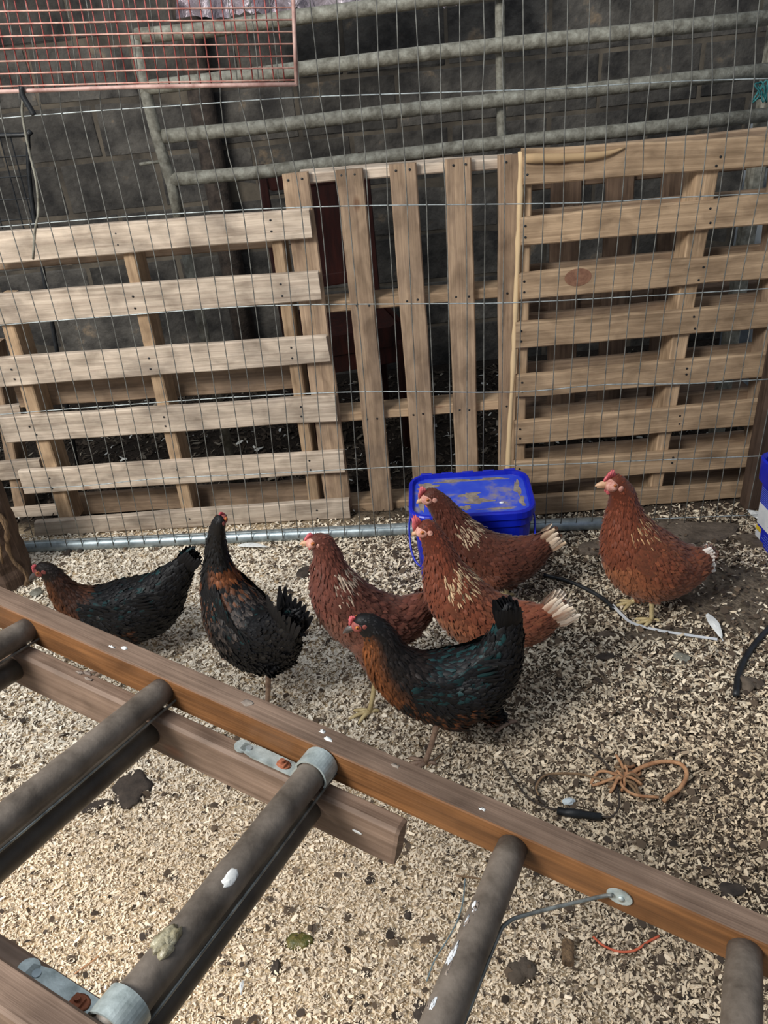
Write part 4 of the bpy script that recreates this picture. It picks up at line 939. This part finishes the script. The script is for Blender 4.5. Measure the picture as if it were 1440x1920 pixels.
def mixc(a, b, t): return a*(1-t)+b*t
def brown_pal(base, dark, light, cream, head, creamamt=.35, tailc=None, wingd=1.0):
    base, dark, light, cream, head = [c3(*q) for q in (base, dark, light, cream, head)]
    tc = c3(*(tailc or (214, 196, 172)))
    def f(s, v, p, rs):
        if s < .28: c = mixc(head, base, s/.28*.6); t = mixc(c, dark, .35)
        elif s < .46:
            c = mixc(mixc(head, base, .6), base, (s-.28)/.18); t = mixc(c, dark, .3)
            if v > -.12 and rs.random() < creamamt*math.sin(PI*(s-.28)/.18): return mixc(c, cream, .8), mixc(c, cream, .35), .42
        else:
            k = max(0, min(1, (.15-v)*.75)); c = mixc(base, light, k*.7); t = mixc(c, light if rs.random() < .4 else dark, .30)
        if s > .93: c = mixc(c, tc, (s-.93)/.07*.45)
        return c, t
    def wing(a, rs): c = mixc(base, dark, .35*wingd+.1*a); return c, mixc(c, light, .30)
    def tail(t, rs):
        if rs.random() < .22: return mixc(base, light, .5), tc
        return mixc(tc, light, .45 if t > -.8 else .8), mixc(tc, np.ones(3)*.8, .25)
    return dict(f=f, wing=wing, tail=tail, mat='feather_b', leg='shank', beak='beak', face='face')
def black_pal(neck, breast, mantle=None, teal=.15, headc=(18, 18, 20), mant_rng=(.4, .62), neckend=.13):
    K = c3(8, 8, 10); K2 = c3(20, 20, 23); nk = c3(*neck); br = c3(*breast); teal_sheen = c3(18, 52, 54); hc = c3(*headc); mt = c3(*mantle) if mantle else None  # teal sheen of the plumage is painted as a feather colour
    def f(s, v, p, rs):
        if s < neckend: c = hc; t = mixc(hc, K2, .4)
        elif s < .42:
            fr = max(0, min(1, (.12-v)*1.3)); q = (s-neckend)/(.42-neckend); c = mixc(mixc(nk, hc, .5*(1-q)), br, fr); c = mixc(c, K, .35 if rs.random() < .4 else 0); t = mixc(c, K, .35)
        else:
            c = K; t = K2
            if v < -.1 and s < .62 and rs.random() < .5: c = mixc(br, K, .45)
            if mt is not None and mant_rng[0] < s < mant_rng[1]:
                if rs.random() < 1.1-1.5*max(0, s-mant_rng[0])/(mant_rng[1]-mant_rng[0]): return mixc(mt, K, .05+rs.random()*.35), mixc(K2, mt, .35)
                if rs.random() < .5: return c3(34, 30, 29), c3(84, 74, 68)
            if v > .25 and rs.random() < teal: c = teal_sheen; t = mixc(teal_sheen, K, .4)  # sheen on the back painted into single feathers
            if rs.random() < .05: t = c3(52, 49, 46)
        return c, t
    def wing(a, rs):
        if rs.random() < teal*.8: return teal_sheen, K
        return K, (K2 if rs.random() < .8 else c3(44, 43, 42))
    def tail(t, rs): return K, K2
    return dict(f=f, wing=wing, tail=tail, mat='feather_k', leg='shank_grey', beak='beak_dark', face='face_dark')

# right-hand brown hen, standing tall
hen('brown hen standing tall at the right with a round white tail tip', (1207, 1150), (-1, -.12), [(1154, 906, 22), (1166, 926, 27), (1168, 950, 32), (1172, 982, 44), (1184, 1020, 62), (1208, 1052, 74), (1242, 1066, 66), (1277, 1064, 52), (1303, 1057, 36), (1316, 1048, 22)],
    (1116, 909), brown_pal((110, 56, 33), (72, 34, 22), (156, 100, 64), (214, 174, 126), (108, 46, 20), .22, (244, 238, 228)), dict(tip=(1338, 1042), fan=1.0, n=9),
    [((1196, 1122), (1184, 1143), -1), ((1222, 1126), (1222, 1160), 1)], comb=.9, seed=11)
# middle brown hen
hen('brown hen with upright pink comb between the tub and the front black hen', (884, 1304), (-1, .03), [(800, 990, 22), (812, 1010, 26), (822, 1036, 31), (832, 1070, 41), (850, 1110, 56), (886, 1148, 62), (930, 1166, 57), (974, 1170, 50), (1010, 1164, 36), (1035, 1152, 22)],
    (771, 1002), brown_pal((112, 58, 36), (74, 35, 22), (152, 100, 68), (220, 192, 150), (104, 42, 20), .42, (228, 212, 190), .6), dict(tip=(1070, 1128), fan=.75, n=9),
    [((868, 1235), (860, 1300), 1), ((905, 1235), (908, 1310), -1)], comb=1.5, seed=12)
# rear hen against the tub
hen('dark brown hen with cream neck streaks standing right up against the blue tub', (930, 1142), (-1, -.05), [(808, 930, 20), (822, 944, 24), (838, 966, 28), (862, 998, 36), (893, 1030, 46), (930, 1050, 54), (966, 1048, 48), (1000, 1032, 34), (1024, 1014, 18)],
    (780, 942), brown_pal((80, 38, 24), (50, 24, 16), (102, 60, 38), (206, 182, 150), (80, 34, 19), .5, (214, 190, 160)), dict(tip=(1050, 998), fan=.4, n=5),
    [((915, 1100), (905, 1132), 1), ((950, 1100), (950, 1140), -1)], comb=1.0, seed=13)
# left brown hen
hen('reddish brown hen left of the blue tub, partly hidden by the front black hen', (704, 1310), (-1, -.28), [(590, 1015, 18), (604, 1020, 24), (613, 1042, 29), (618, 1072, 38), (633, 1112, 54), (666, 1150, 63), (706, 1168, 64), (745, 1164, 54), (778, 1146, 40), (796, 1132, 24)],
    (562, 1019), brown_pal((94, 50, 38), (62, 32, 24), (124, 84, 66), (214, 194, 170), (98, 48, 34), .42, (110, 62, 44)), dict(tip=(806, 1112), fan=.5, n=7),
    [((706, 1272), (690, 1308), 1), ((748, 1235), (752, 1285), -1)], comb=.55, seed=14)
# front black hen
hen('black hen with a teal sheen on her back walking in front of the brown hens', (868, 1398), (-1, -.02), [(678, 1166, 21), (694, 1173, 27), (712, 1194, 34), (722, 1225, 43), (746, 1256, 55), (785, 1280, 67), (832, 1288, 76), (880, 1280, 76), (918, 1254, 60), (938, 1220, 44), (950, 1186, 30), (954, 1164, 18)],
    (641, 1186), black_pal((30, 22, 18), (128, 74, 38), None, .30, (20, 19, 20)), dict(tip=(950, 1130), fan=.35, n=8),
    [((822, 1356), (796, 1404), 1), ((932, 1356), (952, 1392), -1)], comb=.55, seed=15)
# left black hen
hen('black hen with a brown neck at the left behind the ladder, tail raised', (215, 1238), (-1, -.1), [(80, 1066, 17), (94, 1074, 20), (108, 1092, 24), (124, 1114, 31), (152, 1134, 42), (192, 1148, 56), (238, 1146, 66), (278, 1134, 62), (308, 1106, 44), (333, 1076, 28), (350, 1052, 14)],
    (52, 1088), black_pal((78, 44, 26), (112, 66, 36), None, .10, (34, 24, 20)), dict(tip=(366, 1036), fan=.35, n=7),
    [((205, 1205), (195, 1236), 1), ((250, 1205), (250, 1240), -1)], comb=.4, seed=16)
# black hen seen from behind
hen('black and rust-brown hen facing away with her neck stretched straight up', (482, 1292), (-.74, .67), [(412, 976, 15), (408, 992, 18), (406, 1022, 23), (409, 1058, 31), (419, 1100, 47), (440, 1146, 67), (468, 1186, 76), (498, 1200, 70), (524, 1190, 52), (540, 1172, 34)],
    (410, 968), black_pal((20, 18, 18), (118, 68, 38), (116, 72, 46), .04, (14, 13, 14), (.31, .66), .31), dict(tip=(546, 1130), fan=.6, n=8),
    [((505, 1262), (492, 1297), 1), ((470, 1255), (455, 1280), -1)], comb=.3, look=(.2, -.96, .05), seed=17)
bpy.data.objects[[o.name for o in bpy.data.objects if o.name.startswith('hen')][-1]]

# ================================================================== SMALL THINGS ON THE FLOOR
def fl_path(pts, z=.012): return [gz(x, y, z)*1.0 for x, y in pts]
def cable(name, pts, r, mat, label, cat, z=.010, n=6, sides=7):
    P = smoothpath([gz(x, y, z) for x, y in pts], n); return tag(G().add(*tube(P, r, sides)).obj(name, mat, smooth=True), label, cat)
cable('black_cable', [(1020, 1078), (1060, 1088), (1095, 1102), (1130, 1122), (1152, 1142)], .0065, 'black_rubber', 'black cable end running from the rear hen to the right-hand hen', 'cable')
cable('black_hose', [(1500, 1120), (1440, 1180), (1405, 1222), (1386, 1262), (1380, 1304)], .0085, 'black_rubber', 'black hose curving in from the right edge over the shavings', 'hose')
# pale plastic strip
P = smoothpath([gz(x, y, .014) for x, y in ((1148, 1134), (1165, 1152), (1185, 1168), (1230, 1181), (1290, 1191), (1345, 1199))], 5)
v = []; 
for i, p in enumerate(P):
    t = P[min(i+1, len(P)-1)]-P[max(0, i-1)]; t /= np.linalg.norm(t); s = np.cross(Z3, t)
    wv = .0045; v += [p-s*wv, p+s*wv, p+s*wv+Z3*.0015, p-s*wv+Z3*.0015]
f = [(3, 2, 1, 0)]+[(i*4+k, i*4+(k+1) % 4, (i+1)*4+(k+1) % 4, (i+1)*4+k) for i in range(len(P)-1) for k in range(4)]
tag(G().add(v, f).obj('plastic_strip', 'label_white'), 'thin pale plastic strip curving across the shavings by the right-hand hen', 'strip')
def feather_thing(px0, px1, wpx, label, mat='feather_white', z=.016):
    a = gz(*px0, z); b = gz(*px1, z); ax = b-a; L = np.linalg.norm(ax); ax /= L; s = np.cross(Z3, ax); W = wpx*zc(a)/F
    v = []; n = 12
    for i in range(n+1):
        t = i/n; w_ = W*.5*(math.sin(PI*min(1, t*.92+.04))**.6)*(.35+.65*min(1, t*1.7)) if t > .12 else .001; c = a+ax*L*t+Z3*(.006*math.sin(PI*t)); v += [c-s*w_-Z3*.001, c+Z3*.0012, c+s*w_-Z3*.001]
    f = [(i*3+j, i*3+j+1, (i+1)*3+j+1, (i+1)*3+j) for i in range(n) for j in range(2)]
    e = empty('feather', a*np.array([1, 1, 0]), label, 'feather', 'loose feathers on the floor'); o = np.array(e.location)
    G().add(v, f).obj('vane', mat, e, True, o); G().add(*tube([a, a*.5+b*.5+Z3*.0075, b], [.0013, .001, .0004], 5)).obj('shaft', 'label_white', e, True, o)
feather_thing((1356, 1202), (1326, 1150), 20, 'white feather standing out on the dark floor right of the tall brown hen')
feather_thing((506, 1026), (446, 1022), 16, 'white feather lying by the steel pipe beside the upright black hen')
feather_thing((452, 1866), (455, 1838), 9, 'small white feather lying low down between the ladder rungs')
feather_thing((1400, 955), (1432, 975), 22, 'pale feather tuft lying beside the labelled blue tub')
# tangle of baler twine with loops
rs = random.Random(9); c = gz(1168, 1468)
tg = empty('baler_twine', (c[0], c[1], 0), 'frayed orange-brown baler twine knotted in a tangle on the shavings', 'twine'); to = np.array(tg.location)
for k in range(11):
    a = 2*PI*k/11+rs.uniform(-.2, .2); L = rs.uniform(.03, .075); P = [c+np.array([0, 0, .02])]
    for q in range(1, 5): P.append(c+np.array([math.cos(a+rs.uniform(-.35, .35))*L*q/4, math.sin(a+rs.uniform(-.35, .35))*L*q/4*.8, .014+.012*math.sin(q)]))
    if k % 2: P.append(c+np.array([rs.uniform(-.01, .01), rs.uniform(-.01, .01), .024]))
    G().add(*tube(smoothpath(P, 4), .0034, 6)).obj('strand', 'twine' if k % 3 else 'twine_dirty', tg, True, to)
P = [gz(x, y, .018) for x, y in ((1175, 1460), (1200, 1440), (1240, 1428), (1275, 1432), (1288, 1452), (1275, 1478), (1255, 1492), (1244, 1502))]
G().add(*tube(smoothpath(P, 5), .0048, 7)).obj('loop', 'twine', tg, True, to)
P = [gz(x, y, .014) for x, y in ((1165, 1470), (1130, 1462), (1090, 1452), (1050, 1450), (1020, 1455), (1005, 1475), (1010, 1492))]
G().add(*tube(smoothpath(P, 5), .003, 6)).obj('loop', 'twine_dirty', tg, True, to)
P = [gz(x, y, .016) for x, y in ((1155, 1415), (1168, 1440), (1165, 1470), (1190, 1490), (1235, 1495))]
G().add(*tube(smoothpath(P, 5), .0035, 6)).obj('strand', 'twine', tg, True, to)
# electric wire with black joiner
jw = empty('wire_joiner', gz(1088, 1526)*np.array([1, 1, 0]), 'thin rusty wire with a black tubular joiner lying by the twine', 'wire'); jo = np.array(jw.location)
G().add(*tube([gz(1045, 1519, .012), gz(1060, 1523, .012), gz(1061, 1523, .012), gz(1090, 1527, .012), gz(1091, 1527, .012), gz(1128, 1532, .012)], [.0085, .0085, .0100, .0100, .0085, .0085], 10)).obj('joiner', 'black_rubber', jw, True, jo)
G().add(*tube(smoothpath([gz(x, y, .012) for x, y in ((940, 1425), (962, 1460), (990, 1495), (1020, 1512), (1048, 1520))], 5), .0024, 6)).obj('wire', 'clod', jw, True, jo)
G().add(*tube(smoothpath([gz(x, y, .013) for x, y in ((1128, 1532), (1148, 1530), (1160, 1512), (1158, 1480), (1145, 1445), (1120, 1418), (1085, 1400))], 5), .0024, 6)).obj('wire', 'clod', jw, True, jo)
G().add(*tube(smoothpath([gz(x, y, .013) for x, y in ((1045, 1466), (1024, 1453), (1006, 1465), (1006, 1490), (1022, 1508))], 5), .0028, 6)).obj('wire', 'clod', jw, True, jo)
v, f = lump(gz(1066, 1503, .014), .014, .010, .007, 4, 2, .3); tag(G().add(v, f).obj('plastic_scrap', 'clearplastic'), 'small scrap of pale clear plastic by the black joiner', 'scrap')
cable('orange_string', [(1112, 1756), (1130, 1772), (1160, 1784), (1190, 1782), (1215, 1766), (1236, 1755)], .0022, 'orange_string', 'short orange string lying on the shavings below the ladder stile', 'string')
cable('blue_string', [(872, 1648), (868, 1690), (858, 1725), (840, 1760), (815, 1800), (800, 1840)], .0013, 'blue_string', 'thin blue-grey string beside the third ladder rung', 'string')
cable('straw_stalk', [(856, 1642), (905, 1648)], .002, 'twine_dirty', 'bent straw stalk lying just left of the third ladder rung', 'straw')
cable('straw_stalk', [(140, 1826), (165, 1808), (186, 1792)], .0016, 'twine', 'yellow straw stalk above the near galvanised bracket', 'straw')
cable('straw_stalk', [(800, 1438), (815, 1425), (832, 1412)], .002, 'twine_dirty', 'brown straw stalk between the front black hen and the ladder', 'straw')
def clod(px, wpx, hpx, label, mat='clod', hz=.5, seed=1, name='dirt_clod', cat='clod', amp=.3):
    p = gz(*px); s = zc(p)/F; rx = wpx*s/2; ry = hpx*s*.62; v, f = lump(p+Z3*.004, rx, ry, max(.004, min(rx, ry)*hz), seed, 3, amp)
    return tag(G().add(v, f).obj(name, mat, smooth=True), label, cat, 'clods and stones on the floor' if cat == 'clod' else None)
clod((250, 1482), 74, 66, 'flat dark dirt slab lying between the first and second ladder rungs', hz=.22, seed=21, amp=.22)
clod((178, 1512), 40, 16, 'thin dark dirt fragment left of the flat dirt slab', hz=.3, seed=22, amp=.5)
clod((978, 1822), 46, 44, 'brown dirt clod low down between the third and fourth rungs', mat='mud', hz=.6, seed=23)
clod((518, 1817), 20, 22, 'small round black clod below the green dropping', hz=.8, seed=24)
clod((563, 1766), 44, 24, 'green-brown fresh dropping on the pale shavings', mat='green_drop', hz=.45, seed=25, name='dropping', cat='dropping')
clod((765, 1718), 14, 14, 'small black clod just left of the third ladder rung', hz=.8, seed=26)
clod((1405, 1285), 40, 30, 'brown clod by the black hose end at the right', mat='mud', hz=.5, seed=27)
clod((1138, 1192), 34, 14, 'flat brown clod below the pale plastic strip', mat='mud', hz=.4, seed=28)
clod((1135, 1232), 30, 12, 'thin dark clod left of the middle of the right floor', hz=.4, seed=29)
clod((790, 1900), 26, 30, 'dark clod at the foot of the third ladder rung', hz=.5, seed=30)
clod((1366, 1672), 50, 26, 'dark clod on the far side of the ladder stile at the right', hz=.5, seed=31)
clod((600, 1538), 36, 20, 'brown crumbly clod beside the end of the far lower stile', mat='mud', hz=.5, seed=32)
clod((570, 1078), 22, 30, 'dark clod lying left of the reddish brown hen', hz=.4, seed=33)
clod((70, 1112), 24, 20, 'grey lump in the shavings under the left black hen', mat='galv_dirty', hz=.5, seed=34)
clod((128, 1040), 16, 14, 'tiny black clod by the left end of the steel pipe', hz=.8, seed=35)
clod((1278, 1238), 30, 22, 'pale grey lump among the shavings below the white feather', mat='galv_dirty', hz=.4, seed=36)
v, f, uv = boxoid(gz(1065, 1786, .012), np.array([.25, .97, 0]), np.array([.97, -.25, 0]), Z3, .042, .022, .016, .3); tag(G().add(v, f, uv).obj('wood_chunk', 'bark'), 'short light brown wood chunk standing out between the two right rungs', 'wood chunk')
# extra loose clods
rs = np.random.default_rng(77)
GL = 'small dark clod loose in the shavings'
# slabs of bare trodden mud at the right
def slab(px, a, b, ang, h, label, seed):
    p = gz(*px); n = 40; v = []; rr = random.Random(seed); ph = [rr.uniform(0, 6) for _ in range(4)]; hh = float(height(np.array([p[0]]), np.array([p[1]]))[0])
    for lv, (k, z) in enumerate(((1.02, -.012), (1.0, h*.6), (.93, h), (.5, h*1.1))):
        for i in range(n):
            t = 2*PI*i/n; q = k*(1+.09*math.sin(3*t+ph[0])+.07*math.sin(5*t+ph[1])+.05*math.sin(9*t+ph[2])+.03*math.sin(15*t+ph[3])); x, y = a*q*math.cos(t), b*q*math.sin(t)
            v.append((p[0]+x*math.cos(ang)-y*math.sin(ang), p[1]+x*math.sin(ang)+y*math.cos(ang), z+rr.uniform(-.001, .001)))
    v.append((p[0], p[1], h*1.1)); f = [(l*n+i, l*n+(i+1) % n, (l+1)*n+(i+1) % n, (l+1)*n+i) for l in range(3) for i in range(n)]+[(3*n+i, 3*n+(i+1) % n, 4*n) for i in range(n)]
    tag(G().add(v, f).obj('mud_slab', 'mud'), label, 'mud slab')
slab((1290, 1002), .155, .065, -.12, .016, 'large flat slab of dried mud behind the tall brown hen', 1)
slab((1432, 1016), .075, .034, -.3, .014, 'small mud slab in front of the labelled blue tub', 2)
slab((1120, 1030), .07, .035, .2, .013, 'dark mud slab just left of the tall brown hen', 3)
